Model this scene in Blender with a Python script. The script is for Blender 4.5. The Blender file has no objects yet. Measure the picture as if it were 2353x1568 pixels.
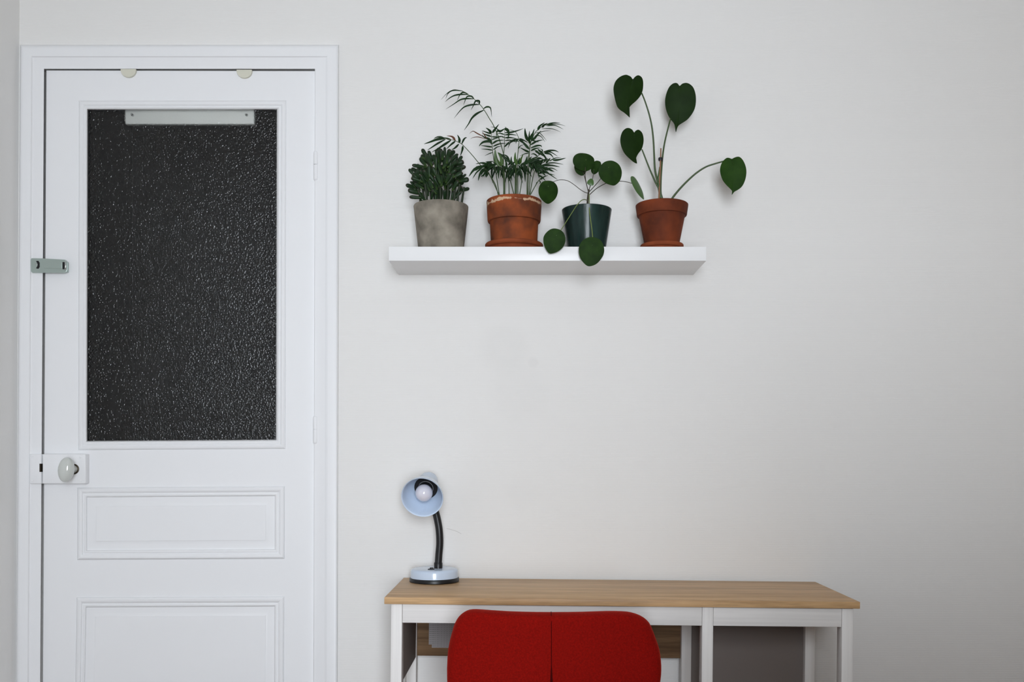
import bpy, bmesh, math, random
from mathutils import Vector, Matrix, Euler
random.seed(7)
S = bpy.context.scene
COL = S.collection

# ------------------------------------------------------------------ camera
FPX, CX, CY, CAM_Y, EYE = 2157.0, 1215.0, 1040.0, -2.88, 1.14
cam_d = bpy.data.cameras.new('camera')
cam_d.sensor_width = 36.0
cam_d.lens = FPX / 2353.0 * 36.0
cam_d.shift_x = (1176.5 - CX) / 2353.0
cam_d.shift_y = (CY - 784.0) / 2353.0
cam_d.clip_start = 0.02
cam = bpy.data.objects.new('camera', cam_d)
COL.objects.link(cam)
cam.location = (0, CAM_Y, EYE)
cam.rotation_euler = (math.pi / 2, 0, 0)
S.camera = cam

# ------------------------------------------------------------------ light
w = bpy.data.worlds.new('world'); S.world = w; w.use_nodes = True
w.node_tree.nodes['Background'].inputs[0].default_value = (0.80, 0.90, 1.0, 1)
w.node_tree.nodes['Background'].inputs[1].default_value = 0.30


def area(name, loc, target, sx, sy, power, col, spread=180):
    d = bpy.data.lights.new(name, 'AREA'); d.shape = 'RECTANGLE'
    d.size = sx; d.size_y = sy; d.energy = power; d.color = col; d.spread = math.radians(spread)
    o = bpy.data.objects.new(name, d); COL.objects.link(o)
    o.location = loc
    o.rotation_euler = (Vector(target) - Vector(loc)).to_track_quat('-Z', 'Y').to_euler()
    return o


WIN = (-0.28, 0.70, 0.45, 2.30)          # french window in the wall behind the camera: x0 x1 z0 z1
BACK_Y = -4.2
area('window_daylight', (0.25, BACK_Y - 0.24, 1.38), (-0.45, 0.0, 1.50), 1.40, 2.1, 154, (0.87, 0.93, 1.0), 142)

S.view_settings.view_transform = 'Standard'
S.view_settings.look = 'None'
S.view_settings.exposure = 0.0
S.view_settings.gamma = 1.0
S.view_settings.use_curve_mapping = False
try:
    S.cycles.use_denoising = True
    S.cycles.use_adaptive_sampling = True
    S.cycles.adaptive_threshold = 0.05
    S.cycles.adaptive_min_samples = 16
    S.cycles.max_bounces = 6
    S.cycles.diffuse_bounces = 4
    S.cycles.glossy_bounces = 3
    S.cycles.transmission_bounces = 4
    S.cycles.transparent_max_bounces = 8
    S.cycles.sample_clamp_indirect = 6.0
except Exception:
    pass


# ------------------------------------------------------------------ helpers
def P(px, py, y=0.0):
    d = y - CAM_Y
    return Vector(((px - CX) * d / FPX, y, EYE - (py - CY) * d / FPX))


def mpp(y):
    return (y - CAM_Y) / FPX


def srgb(r, g, b):
    f = lambda c: (c / 255 / 12.92) if c / 255 <= 0.04045 else ((c / 255 + 0.055) / 1.055) ** 2.4
    return (f(r), f(g), f(b), 1)


def empty(name, loc, label=None, cat=None, group=None, kind=None):
    o = bpy.data.objects.new(name, None); COL.objects.link(o)
    o.location = loc; o.empty_display_size = 0.05
    return tag(o, label, cat, group, kind)


def tag(o, label=None, cat=None, group=None, kind=None):
    if label: o['label'] = label
    if cat: o['category'] = cat
    if group: o['group'] = group
    if kind: o['kind'] = kind
    return o


def origin_of(o):
    v = Vector((0, 0, 0))
    while o is not None:
        v += o.location; o = o.parent
    return v


def link_mesh(name, me, mat, parent=None, smooth=False, angle=40):
    if mat is not None: me.materials.append(mat)
    if smooth:
        for p in me.polygons: p.use_smooth = True
        if angle: me.set_sharp_from_angle(angle=math.radians(angle))
    o = bpy.data.objects.new(name, me); COL.objects.link(o)
    if parent is not None: o.parent = parent
    return o


def mesh(name, verts, faces, mat, parent=None, smooth=False, angle=40, fix=True):
    org = origin_of(parent) if parent is not None else Vector((0, 0, 0))
    me = bpy.data.meshes.new(name)
    me.from_pydata([Vector(v) - org for v in verts], [], faces)
    if fix:
        bm = bmesh.new(); bm.from_mesh(me)
        bmesh.ops.recalc_face_normals(bm, faces=bm.faces); bm.to_mesh(me); bm.free()
    me.update()
    return link_mesh(name, me, mat, parent, smooth, angle)


def bevel_mesh(me, w, seg=2):
    bm = bmesh.new(); bm.from_mesh(me)
    bmesh.ops.bevel(bm, geom=list(bm.edges), offset=w, segments=seg, affect='EDGES', profile=0.5)
    bm.to_mesh(me); bm.free()


def box(name, x0, x1, y0, y1, z0, z1, mat, parent=None, bevel=0.0, seg=2, local=False):
    org = Vector((0, 0, 0)) if (parent is None or local) else origin_of(parent)
    v = [Vector((x, y, z)) - org for x in (x0, x1) for y in (y0, y1) for z in (z0, z1)]
    f = [(0, 1, 3, 2), (4, 6, 7, 5), (0, 4, 5, 1), (2, 3, 7, 6), (0, 2, 6, 4), (1, 5, 7, 3)]
    me = bpy.data.meshes.new(name); me.from_pydata(v, [], f)
    if bevel:
        bevel_mesh(me, bevel, seg)
    return link_mesh(name, me, mat, parent, bool(bevel), 50)


def pxbox(name, px0, px1, py0, py1, y0, y1, mat, parent=None, bevel=0.0, yr=None):
    """box whose front face (y0) spans the given pixels"""
    yr = y0 if yr is None else yr
    a, b = P(px0, py1, yr), P(px1, py0, yr)
    return box(name, a.x, b.x, y0, y1, a.z, b.z, mat, parent, bevel)


def lathe_data(profile, seg, M=None, cap0=True, cap1=True):
    M = M or Matrix.Identity(4)
    vs, fs = [], []
    for r, z in profile:
        for i in range(seg):
            a = 2 * math.pi * i / seg
            vs.append(M @ Vector((r * math.cos(a), r * math.sin(a), z)))
    n = len(profile)
    for j in range(n - 1):
        for i in range(seg):
            k = (i + 1) % seg
            fs.append((j * seg + i, j * seg + k, (j + 1) * seg + k, (j + 1) * seg + i))
    if cap0: fs.append(tuple(range(seg))[::-1])
    if cap1: fs.append(tuple((n - 1) * seg + i for i in range(seg)))
    return vs, fs


def lathe(name, profile, loc, mat, parent=None, seg=48, M=None, cap0=True, cap1=True, angle=35):
    T = Matrix.Translation(loc) @ (M or Matrix.Identity(4))
    vs, fs = lathe_data(profile, seg, T, cap0, cap1)
    return mesh(name, vs, fs, mat, parent, True, angle)


def spline(pts, n=4, closed=False):
    pts = [Vector(p) for p in pts]
    N = len(pts); out = []
    rng = range(N) if closed else range(N - 1)
    for i in rng:
        if closed:
            p0, p1, p2, p3 = pts[(i - 1) % N], pts[i], pts[(i + 1) % N], pts[(i + 2) % N]
        else:
            p0, p1, p2, p3 = pts[max(i - 1, 0)], pts[i], pts[i + 1], pts[min(i + 2, N - 1)]
        for k in range(n):
            t = k / n
            out.append(0.5 * ((2 * p1) + (p2 - p0) * t + (2 * p0 - 5 * p1 + 4 * p2 - p3) * t * t
                              + (3 * p1 - p0 - 3 * p2 + p3) * t ** 3))
    if not closed: out.append(pts[-1])
    return out


def tube(name, pts, r0, mat, parent=None, r1=None, seg=8, n=4, ribs=None):
    pts = spline(pts, n) if n > 1 else [Vector(p) for p in pts]
    r1 = r0 if r1 is None else r1
    vs, fs = [], []
    m = len(pts)
    up = Vector((0.13, 1, 0.07)).normalized()
    for i, p in enumerate(pts):
        t = (pts[min(i + 1, m - 1)] - pts[max(i - 1, 0)]).normalized()
        a = t.cross(up)
        if a.length < 1e-4: a = t.cross(Vector((1, 0, 0)))
        a.normalize(); b = t.cross(a)
        r = r0 + (r1 - r0) * i / (m - 1)
        if ribs: r *= 1.0 - ribs * (i % 2)
        for k in range(seg):
            q = 2 * math.pi * k / seg
            vs.append(p + a * math.cos(q) * r + b * math.sin(q) * r)
    for i in range(m - 1):
        for k in range(seg):
            l = (k + 1) % seg
            fs.append((i * seg + k, i * seg + l, (i + 1) * seg + l, (i + 1) * seg + k))
    fs.append(tuple(range(seg))[::-1]); fs.append(tuple((m - 1) * seg + k for k in range(seg)))
    return mesh(name, vs, fs, mat, parent, True, 60)


# ------------------------------------------------------------------ materials
def nodes(m):
    m.use_nodes = True
    return m.node_tree.nodes, m.node_tree.links, m.node_tree.nodes['Principled BSDF']


def mat(name, base, rough=0.6, metal=0.0, col2=None, nscale=20, nstretch=(1, 1, 1), lo=0.35, hi=0.65, detail=4,
        bump=None, spec=0.5, coat=0.0, sheen=0.0):
    m = bpy.data.materials.new(name)
    N, L, B = nodes(m)
    B.inputs['Base Color'].default_value = base
    B.inputs['Roughness'].default_value = rough
    B.inputs['Metallic'].default_value = metal
    B.inputs['Specular IOR Level'].default_value = spec
    B.inputs['Coat Weight'].default_value = coat
    B.inputs['Sheen Weight'].default_value = sheen
    tc = N.new('ShaderNodeTexCoord')
    if col2:
        mp = N.new('ShaderNodeMapping'); mp.inputs['Scale'].default_value = nstretch
        L.new(tc.outputs['Object'], mp.inputs[0])
        nz = N.new('ShaderNodeTexNoise'); nz.inputs['Scale'].default_value = nscale; nz.inputs['Detail'].default_value = detail
        L.new(mp.outputs[0], nz.inputs['Vector'])
        rp = N.new('ShaderNodeValToRGB')
        rp.color_ramp.elements[0].position = lo; rp.color_ramp.elements[0].color = base
        rp.color_ramp.elements[1].position = hi; rp.color_ramp.elements[1].color = col2
        L.new(nz.outputs['Fac'], rp.inputs[0]); L.new(rp.outputs[0], B.inputs['Base Color'])
    if bump:
        sc, st, di = bump[:3]
        mp2 = N.new('ShaderNodeMapping'); mp2.inputs['Scale'].default_value = bump[3] if len(bump) > 3 else (1, 1, 1)
        L.new(tc.outputs['Object'], mp2.inputs[0])
        n2 = N.new('ShaderNodeTexNoise'); n2.inputs['Scale'].default_value = sc; n2.inputs['Detail'].default_value = 3
        L.new(mp2.outputs[0], n2.inputs['Vector'])
        bp = N.new('ShaderNodeBump'); bp.inputs['Strength'].default_value = st; bp.inputs['Distance'].default_value = di
        L.new(n2.outputs['Fac'], bp.inputs['Height']); L.new(bp.outputs[0], B.inputs['Normal'])
    return m


def wall_material():
    m = bpy.data.materials.new('ribbed_wallpaper')
    N, L, B = nodes(m)
    B.inputs['Roughness'].default_value = 0.75
    B.inputs['Specular IOR Level'].default_value = 0.25
    tc = N.new('ShaderNodeTexCoord')
    wv = N.new('ShaderNodeTexWave'); wv.bands_direction = 'Z'; wv.inputs['Scale'].default_value = 58
    wv.inputs['Distortion'].default_value = 1.6; wv.inputs['Detail'].default_value = 2; wv.inputs['Detail Scale'].default_value = 0.6
    L.new(tc.outputs['Object'], wv.inputs['Vector'])
    mp = N.new('ShaderNodeMapping'); mp.inputs['Scale'].default_value = (1, 1, 3.5); L.new(tc.outputs['Object'], mp.inputs[0])
    nz = N.new('ShaderNodeTexNoise'); nz.inputs['Scale'].default_value = 110; nz.inputs['Detail'].default_value = 3
    L.new(mp.outputs[0], nz.inputs['Vector'])
    ad = N.new('ShaderNodeMath'); ad.operation = 'ADD'
    L.new(wv.outputs['Fac'], ad.inputs[0]); L.new(nz.outputs['Fac'], ad.inputs[1])
    bp = N.new('ShaderNodeBump'); bp.inputs['Strength'].default_value = 0.20; bp.inputs['Distance'].default_value = 0.0008
    L.new(ad.outputs[0], bp.inputs['Height']); L.new(bp.outputs[0], B.inputs['Normal'])
    # off-white paint with a few rubbed grey marks
    cur = N.new('ShaderNodeRGB'); cur.outputs[0].default_value = (0.81, 0.797, 0.775, 1); cur = cur.outputs[0]
    for px, py, r, k in ((1225, 833, 0.022, 0.05), (1158, 800, 0.10, 0.045), (1195, 900, 0.12, 0.03), (1205, 1130, 0.07, 0.02)):
        c = P(px, py, 0)
        vm = N.new('ShaderNodeVectorMath'); vm.operation = 'DISTANCE'; vm.inputs[1].default_value = c
        L.new(tc.outputs['Object'], vm.inputs[0])
        mr = N.new('ShaderNodeMapRange'); mr.interpolation_type = 'SMOOTHSTEP'
        mr.inputs['From Min'].default_value = r; mr.inputs['From Max'].default_value = r * 0.4
        mr.inputs['To Min'].default_value = 0; mr.inputs['To Max'].default_value = k
        L.new(vm.outputs['Value'], mr.inputs['Value'])
        mx = N.new('ShaderNodeMix'); mx.data_type = 'RGBA'; mx.inputs['B'].default_value = (0.25, 0.25, 0.25, 1)
        L.new(mr.outputs[0], mx.inputs['Factor']); L.new(cur, mx.inputs['A']); cur = mx.outputs['Result']
    L.new(cur, B.inputs['Base Color'])
    return m


def oak_material(name, axis_scale=(1.6, 30, 30), dark=srgb(178, 140, 98), light=srgb(210, 172, 127)):
    m = bpy.data.materials.new(name)
    N, L, B = nodes(m)
    B.inputs['Roughness'].default_value = 0.45
    B.inputs['Specular IOR Level'].default_value = 0.35
    tc = N.new('ShaderNodeTexCoord')
    mp = N.new('ShaderNodeMapping'); mp.inputs['Scale'].default_value = axis_scale; L.new(tc.outputs['Object'], mp.inputs[0])
    a = N.new('ShaderNodeTexNoise'); a.inputs['Scale'].default_value = 1.0; a.inputs['Detail'].default_value = 6
    a.inputs['Roughness'].default_value = 0.65
    L.new(mp.outputs[0], a.inputs['Vector'])
    mp2 = N.new('ShaderNodeMapping'); mp2.inputs['Scale'].default_value = tuple(s * 9 for s in axis_scale); L.new(tc.outputs['Object'], mp2.inputs[0])
    b = N.new('ShaderNodeTexNoise'); b.inputs['Scale'].default_value = 1.0; b.inputs['Detail'].default_value = 3
    L.new(mp2.outputs[0], b.inputs['Vector'])
    r = N.new('ShaderNodeValToRGB')
    r.color_ramp.elements[0].position = 0.36; r.color_ramp.elements[0].color = dark
    r.color_ramp.elements[1].position = 0.62; r.color_ramp.elements[1].color = light
    L.new(a.outputs['Fac'], r.inputs[0])
    r2 = N.new('ShaderNodeValToRGB')
    r2.color_ramp.elements[0].position = 0.40; r2.color_ramp.elements[0].color = (0.72, 0.72, 0.72, 1)
    r2.color_ramp.elements[1].position = 0.56; r2.color_ramp.elements[1].color = (1, 1, 1, 1)
    L.new(b.outputs['Fac'], r2.inputs[0])
    mx = N.new('ShaderNodeMix'); mx.data_type = 'RGBA'; mx.blend_type = 'MULTIPLY'; mx.inputs['Factor'].default_value = 0.5
    L.new(r.outputs[0], mx.inputs['A']); L.new(r2.outputs[0], mx.inputs['B']); L.new(mx.outputs['Result'], B.inputs['Base Color'])
    bp = N.new('ShaderNodeBump'); bp.inputs['Strength'].default_value = 0.12; bp.inputs['Distance'].default_value = 0.0006
    L.new(b.outputs['Fac'], bp.inputs['Height']); L.new(bp.outputs[0], B.inputs['Normal'])
    return m


def pebbled_glass():
    m = bpy.data.materials.new('pebbled_glass')
    m.use_nodes = True
    N, L = m.node_tree.nodes, m.node_tree.links
    N.clear()
    out = N.new('ShaderNodeOutputMaterial')
    tc = N.new('ShaderNodeTexCoord')
    n1 = N.new('ShaderNodeTexNoise'); n1.inputs['Scale'].default_value = 230; n1.inputs['Detail'].default_value = 1.0
    v1 = N.new('ShaderNodeTexVoronoi'); v1.feature = 'SMOOTH_F1'; v1.inputs['Scale'].default_value = 180; v1.inputs['Smoothness'].default_value = 0.6
    L.new(tc.outputs['Object'], n1.inputs['Vector']); L.new(tc.outputs['Object'], v1.inputs['Vector'])
    ad = N.new('ShaderNodeMath'); ad.operation = 'ADD'; L.new(n1.outputs['Fac'], ad.inputs[0]); L.new(v1.outputs['Distance'], ad.inputs[1])
    bp = N.new('ShaderNodeBump'); bp.inputs['Strength'].default_value = 1.0; bp.inputs['Distance'].default_value = 0.0016
    L.new(ad.outputs[0], bp.inputs['Height'])
    bp2 = N.new('ShaderNodeBump'); bp2.inputs['Strength'].default_value = 0.5; bp2.inputs['Distance'].default_value = 0.0012
    L.new(ad.outputs[0], bp2.inputs['Height'])
    tr = N.new('ShaderNodeBsdfTransparent'); tr.inputs[0].default_value = (0.97, 0.98, 0.97, 1)
    rf = N.new('ShaderNodeBsdfRefraction'); rf.inputs['IOR'].default_value = 1.30; rf.inputs['Roughness'].default_value = 0.02
    rf.inputs[0].default_value = (0.97, 0.98, 0.97, 1)
    L.new(bp2.outputs[0], rf.inputs['Normal'])
    mx1 = N.new('ShaderNodeMixShader'); mx1.inputs[0].default_value = 0.5
    L.new(tr.outputs[0], mx1.inputs[1]); L.new(rf.outputs[0], mx1.inputs[2])
    gl = N.new('ShaderNodeBsdfGlossy'); gl.inputs['Roughness'].default_value = 0.19; L.new(bp.outputs[0], gl.inputs['Normal'])
    fr = N.new('ShaderNodeFresnel'); fr.inputs['IOR'].default_value = 1.58; L.new(bp.outputs[0], fr.inputs['Normal'])
    mx2 = N.new('ShaderNodeMixShader'); L.new(fr.outputs[0], mx2.inputs[0])
    L.new(mx1.outputs[0], mx2.inputs[1]); L.new(gl.outputs[0], mx2.inputs[2])
    L.new(mx2.outputs[0], out.inputs[0])
    return m


def clear_glass():
    m = bpy.data.materials.new('clear_glass_side')
    m.use_nodes = True
    N, L = m.node_tree.nodes, m.node_tree.links
    N.clear()
    out = N.new('ShaderNodeOutputMaterial'); t = N.new('ShaderNodeBsdfTransparent')
    L.new(t.outputs[0], out.inputs[0])
    return m


def terracotta(name, base, col2, stain=None, top_z=0.0):
    m = mat(name, base, 0.8, col2=col2, nscale=14, lo=0.35, hi=0.68, detail=6, bump=(90, 0.25, 0.001), spec=0.25)
    N, L, B = nodes(m)
    if stain:
        src = B.inputs['Base Color'].links[0].from_socket
        tc = N.new('ShaderNodeTexCoord')
        nz = N.new('ShaderNodeTexNoise'); nz.inputs['Scale'].default_value = 55; nz.inputs['Detail'].default_value = 6
        nz.inputs['Roughness'].default_value = 0.65
        L.new(tc.outputs['Object'], nz.inputs['Vector'])
        n2 = N.new('ShaderNodeTexNoise'); n2.inputs['Scale'].default_value = 17; n2.inputs['Detail'].default_value = 2
        L.new(tc.outputs['Object'], n2.inputs['Vector'])
        sep = N.new('ShaderNodeSeparateXYZ'); L.new(tc.outputs['Object'], sep.inputs[0])
        # lime scale: a wandering line just under the rim
        a = N.new('ShaderNodeMath'); a.operation = 'MULTIPLY_ADD'; a.inputs[1].default_value = 0.034; a.inputs[2].default_value = top_z - 0.030
        L.new(n2.outputs['Fac'], a.inputs[0])
        d = N.new('ShaderNodeMath'); d.operation = 'SUBTRACT'; L.new(sep.outputs['Z'], d.inputs[0]); L.new(a.outputs[0], d.inputs[1])
        ab = N.new('ShaderNodeMath'); ab.operation = 'ABSOLUTE'; L.new(d.outputs[0], ab.inputs[0])
        mr = N.new('ShaderNodeMapRange'); mr.inputs['From Min'].default_value = 0.0; mr.inputs['From Max'].default_value = 0.014
        mr.inputs['To Min'].default_value = 0.30; mr.inputs['To Max'].default_value = -0.15
        L.new(ab.outputs[0], mr.inputs['Value'])
        s = N.new('ShaderNodeMath'); s.operation = 'ADD'; L.new(nz.outputs['Fac'], s.inputs[0]); L.new(mr.outputs[0], s.inputs[1])
        rp = N.new('ShaderNodeValToRGB'); rp.color_ramp.elements[0].position = 0.66; rp.color_ramp.elements[1].position = 0.74
        rp.color_ramp.elements[0].color = (0, 0, 0, 1); rp.color_ramp.elements[1].color = (1, 1, 1, 1)
        L.new(s.outputs[0], rp.inputs[0])
        mx = N.new('ShaderNodeMix'); mx.data_type = 'RGBA'; mx.inputs['B'].default_value = stain
        L.new(rp.outputs[0], mx.inputs['Factor']); L.new(src, mx.inputs['A']); L.new(mx.outputs['Result'], B.inputs['Base Color'])
    return m


M_WALL = wall_material()
M_WALL_L = mat('smooth_wall_paint', (0.85, 0.84, 0.82, 1), 0.8, bump=(60, 0.15, 0.001), spec=0.2)
M_PAINT = mat('white_gloss_paint', (0.86, 0.862, 0.872, 1), 0.42, bump=(9, 0.05, 0.002), spec=0.35)
M_CEIL = mat('ceiling_white', (0.82, 0.82, 0.81, 1), 0.9)
M_FLOOR = oak_material('floor_oak', (1.2, 14, 14), srgb(82, 56, 38), srgb(118, 84, 58))
M_WALL_R = mat('warm_wall_paint', srgb(176, 158, 136), 0.85, spec=0.2)
M_OAK = oak_material('desk_oak')
M_DESK = mat('desk_white_wood', (0.82, 0.80, 0.775, 1), 0.5, col2=(0.73, 0.71, 0.69, 1), nscale=1.0, nstretch=(3, 160, 160), lo=0.3, hi=0.75, spec=0.3)
M_DESKV = mat('desk_white_wood_upright', (0.82, 0.80, 0.775, 1), 0.5, col2=(0.73, 0.71, 0.69, 1), nscale=1.0, nstretch=(160, 160, 3), lo=0.3, hi=0.75, spec=0.3)
M_BOARD_SHADED = mat('shaded_grey_board', srgb(124, 115, 110), 0.7, spec=0.2)  # grey board tone, made darker to carry the shade under the desk
M_OAK_SHADED = oak_material('shaded_oak_board', (1.6, 30, 30), srgb(98, 74, 52), srgb(130, 102, 74))  # darker copy of the oak, under-desk shade put into the colour
M_SHELF = mat('shelf_white_foil', (0.84, 0.84, 0.84, 1), 0.35, spec=0.4)
M_GLASS = pebbled_glass()
M_CLEAR = clear_glass()
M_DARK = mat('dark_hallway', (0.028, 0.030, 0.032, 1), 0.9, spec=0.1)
M_FIX = mat('fitting_white_plastic', (0.92, 0.92, 0.88, 1), 0.5)
M_SCREWD = mat('screw_dull', (0.22, 0.22, 0.21, 1), 0.5, 0.5)
M_CREAM = mat('cream_plastic', srgb(214, 212, 196), 0.5)
M_PORC = mat('porcelain_white', srgb(205, 208, 203), 0.12, spec=0.6, coat=0.4)
M_BRONZE = mat('dark_bronze', srgb(60, 52, 40), 0.4, 0.7)
M_STEEL = mat('zinc_steel', srgb(178, 192, 186), 0.36, 0.7, bump=(400, 0.05, 0.0005))
M_CHROME = mat('bright_steel', srgb(205, 212, 210), 0.15, 1.0)
M_CONC = mat('grey_concrete', srgb(98, 92, 83), 0.9, col2=srgb(164, 156, 142), nscale=19, lo=0.30, hi=0.74, detail=8, bump=(120, 0.2, 0.001), spec=0.15)
M_TERRA_OLD = terracotta('weathered_terracotta', srgb(84, 46, 30), srgb(156, 76, 36), srgb(200, 168, 138), 0.146)
M_TERRA = terracotta('terracotta', srgb(84, 38, 20), srgb(126, 58, 29))
M_SAUCER = terracotta('terracotta_saucer_clay', srgb(114, 54, 28), srgb(142, 70, 38))
M_TEAL = mat('teal_glaze', srgb(20, 38, 36), 0.27, col2=srgb(38, 60, 55), nscale=9, nstretch=(5, 5, 0.8), lo=0.35, hi=0.7, bump=(70, 0.35, 0.0015, (1, 1, 0.3)), spec=0.3)
M_SOIL = mat('potting_soil', srgb(46, 34, 26), 1.0, bump=(80, 1, 0.004))
M_HEART = mat('heart_leaf_green', srgb(24, 42, 14), 0.5, col2=srgb(29, 49, 17), nscale=30, spec=0.06)
M_HEART_Y = mat('heart_leaf_young_green', srgb(32, 58, 16), 0.55, col2=srgb(40, 68, 20), nscale=30, spec=0.06)
M_PILEA = mat('round_leaf_green', srgb(26, 48, 14), 0.6, col2=srgb(36, 62, 18), nscale=40, spec=0.1)
M_PILEA_U = mat('round_leaf_pale', srgb(66, 98, 46), 0.45)
M_PALM = mat('palm_green', srgb(30, 56, 26), 0.5, col2=srgb(22, 42, 20), nscale=25, spec=0.15)
M_PALM_Y = mat('palm_young_green', srgb(58, 88, 30), 0.45)
M_PALM_B = mat('palm_brown_tip', srgb(98, 58, 36), 0.7)
M_STEMG = mat('green_stem', srgb(56, 76, 36), 0.5)
M_RIB = mat('leaf_rib_green', srgb(40, 62, 24), 0.6, spec=0.1)
M_STEMJ = mat('jade_stem', srgb(38, 48, 28), 0.7)
M_STEMP = mat('pale_green_stalk', srgb(112, 128, 66), 0.5)
M_STEMD = mat('dark_stem', srgb(58, 52, 38), 0.7)
M_STAKE = mat('bamboo_stake', srgb(140, 100, 72), 0.7)
M_BLACK = mat('black_plastic', srgb(24, 24, 26), 0.38, spec=0.4)
M_BLUE = mat('pale_blue_enamel', srgb(198, 212, 230), 0.22, spec=0.5, coat=0.3)
M_BLUEIN = mat('pale_blue_inside', srgb(205, 221, 241), 0.45)
M_BULB = mat('opal_bulb', srgb(226, 224, 234), 0.12, spec=0.5, coat=0.4)
M_RED = mat('red_fabric', srgb(142, 17, 10), 0.95, col2=srgb(118, 13, 8), nscale=260, lo=0.3, hi=0.7, bump=(650, 0.45, 0.0012), spec=0.06)
M_RED.node_tree.nodes['Principled BSDF'].inputs['Sheen Weight'].default_value = 0.35
M_RED.node_tree.nodes['Principled BSDF'].inputs['Sheen Tint'].default_value = (0.75, 0.06, 0.03, 1)
M_RED.node_tree.nodes['Principled BSDF'].inputs['Sheen Roughness'].default_value = 0.4
M_RED_SHADE = mat('red_seam_and_fold_shade', srgb(62, 8, 8), 1.0, spec=0.05)  # dark red for the seam line and the shade inside the fold
M_BMETAL = mat('black_metal', srgb(28, 28, 28), 0.4, 0.6)


def succulent_material():
    m = mat('jade_leaf', srgb(30, 52, 30), 0.4, spec=0.2)
    N, L, B = nodes(m)
    tc = N.new('ShaderNodeTexCoord'); sp = N.new('ShaderNodeSeparateXYZ'); L.new(tc.outputs['Generated'], sp.inputs[0])
    r = N.new('ShaderNodeValToRGB')
    r.color_ramp.elements[0].position = 0.0; r.color_ramp.elements[0].color = srgb(52, 74, 30)
    r.color_ramp.elements[1].position = 1.0; r.color_ramp.elements[1].color = srgb(54, 44, 38)
    e = r.color_ramp.elements.new(0.35); e.color = srgb(32, 54, 28)
    e = r.color_ramp.elements.new(0.85); e.color = srgb(34, 52, 32)
    L.new(sp.outputs['Z'], r.inputs[0]); L.new(r.outputs[0], B.inputs['Base Color'])
    return m


M_JADE = succulent_material()


def label_material():
    m = bpy.data.materials.new('printed_label')
    N, L, B = nodes(m)
    B.inputs['Roughness'].default_value = 0.7
    tc = N.new('ShaderNodeTexCoord'); mp = N.new('ShaderNodeMapping'); mp.inputs['Scale'].default_value = (260, 1, 1)
    L.new(tc.outputs['Object'], mp.inputs[0])
    nz = N.new('ShaderNodeTexNoise'); nz.inputs['Scale'].default_value = 1.0; L.new(mp.outputs[0], nz.inputs['Vector'])
    wv = N.new('ShaderNodeTexWave'); wv.bands_direction = 'Z'; wv.inputs['Scale'].default_value = 50
    L.new(tc.outputs['Object'], wv.inputs['Vector'])
    mu = N.new('ShaderNodeMath'); mu.operation = 'MULTIPLY'; L.new(nz.outputs['Fac'], mu.inputs[0]); L.new(wv.outputs['Fac'], mu.inputs[1])
    r = N.new('ShaderNodeValToRGB'); r.color_ramp.elements[0].position = 0.44; r.color_ramp.elements[1].position = 0.52
    r.color_ramp.elements[0].color = (0.33, 0.31, 0.31, 1); r.color_ramp.elements[1].color = (0.22, 0.21, 0.21, 1)
    L.new(mu.outputs[0], r.inputs[0]); L.new(r.outputs[0], B.inputs['Base Color'])
    return m


M_LABEL = label_material()

# ------------------------------------------------------------------ room shell
CEIL, RIGHT = 2.78, 2.35
XLT, XLB = P(46, 0).x, P(35, 1893).x          # the left wall leans a little
LEFT0 = min(XLT, XLB) - 0.02


def multi_box(name, boxes, m, kind='structure'):
    vs, fs = [], []
    for (x0, x1, y0, y1, z0, z1) in boxes:
        b = len(vs)
        vs += [(x, y, z) for x in (x0, x1) for y in (y0, y1) for z in (z0, z1)]
        fs += [tuple(b + i for i in q) for q in ((0, 1, 3, 2), (4, 6, 7, 5), (0, 4, 5, 1), (2, 3, 7, 6), (0, 2, 6, 4), (1, 5, 7, 3))]
    o = mesh(name, vs, fs, m)
    return tag(o, kind=kind)


OPL, OPR, OPT = P(96, 900).x - 0.004, P(729, 900).x, P(400, 157).z
wall_b = multi_box('wall_back', [(LEFT0 - 0.1, OPL, 0, 0.14, 0, CEIL), (OPL, OPR, 0, 0.14, OPT, CEIL), (OPR, RIGHT, 0, 0.14, 0, CEIL)], M_WALL)
# hairline scratch in the paint beside the lamp
tube('scratch', [P(1026, 1215, -0.0003), P(1038, 1218, -0.0003), P(1050, 1222, -0.0003), P(1060, 1227.5, -0.0003)], 0.0005, mat('scratch_grey', (0.5, 0.49, 0.47, 1), 0.9), wall_b, seg=5)
wl = mesh('wall_left', [(XLB, 0.02, 0), (XLB, BACK_Y, 0), (XLT, BACK_Y, CEIL), (XLT, 0.02, CEIL),
                        (XLB - 0.12, 0.02, 0), (XLB - 0.12, BACK_Y, 0), (XLT - 0.12, BACK_Y, CEIL), (XLT - 0.12, 0.02, CEIL)],
          [(0, 1, 2, 3), (4, 7, 6, 5), (0, 4, 5, 1), (3, 2, 6, 7), (0, 3, 7, 4), (1, 5, 6, 2)], M_WALL_L)
tag(wl, kind='structure')
multi_box('wall_right', [(RIGHT, RIGHT + 0.1, BACK_Y, 0.14, 0, CEIL)], M_WALL_R)
x0, x1, z0, z1 = WIN
multi_box('wall_front', [(LEFT0 - 0.1, x0, BACK_Y - 0.12, BACK_Y, 0, CEIL), (x1, RIGHT + 0.1, BACK_Y - 0.12, BACK_Y, 0, CEIL),
                         (x0, x1, BACK_Y - 0.12, BACK_Y, z1, CEIL), (x0, x1, BACK_Y - 0.12, BACK_Y, 0, z0)], M_WALL_R)
multi_box('floor', [(LEFT0 - 0.1, RIGHT + 0.1, BACK_Y - 0.12, 1.6, -0.08, 0)], M_FLOOR)
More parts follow.
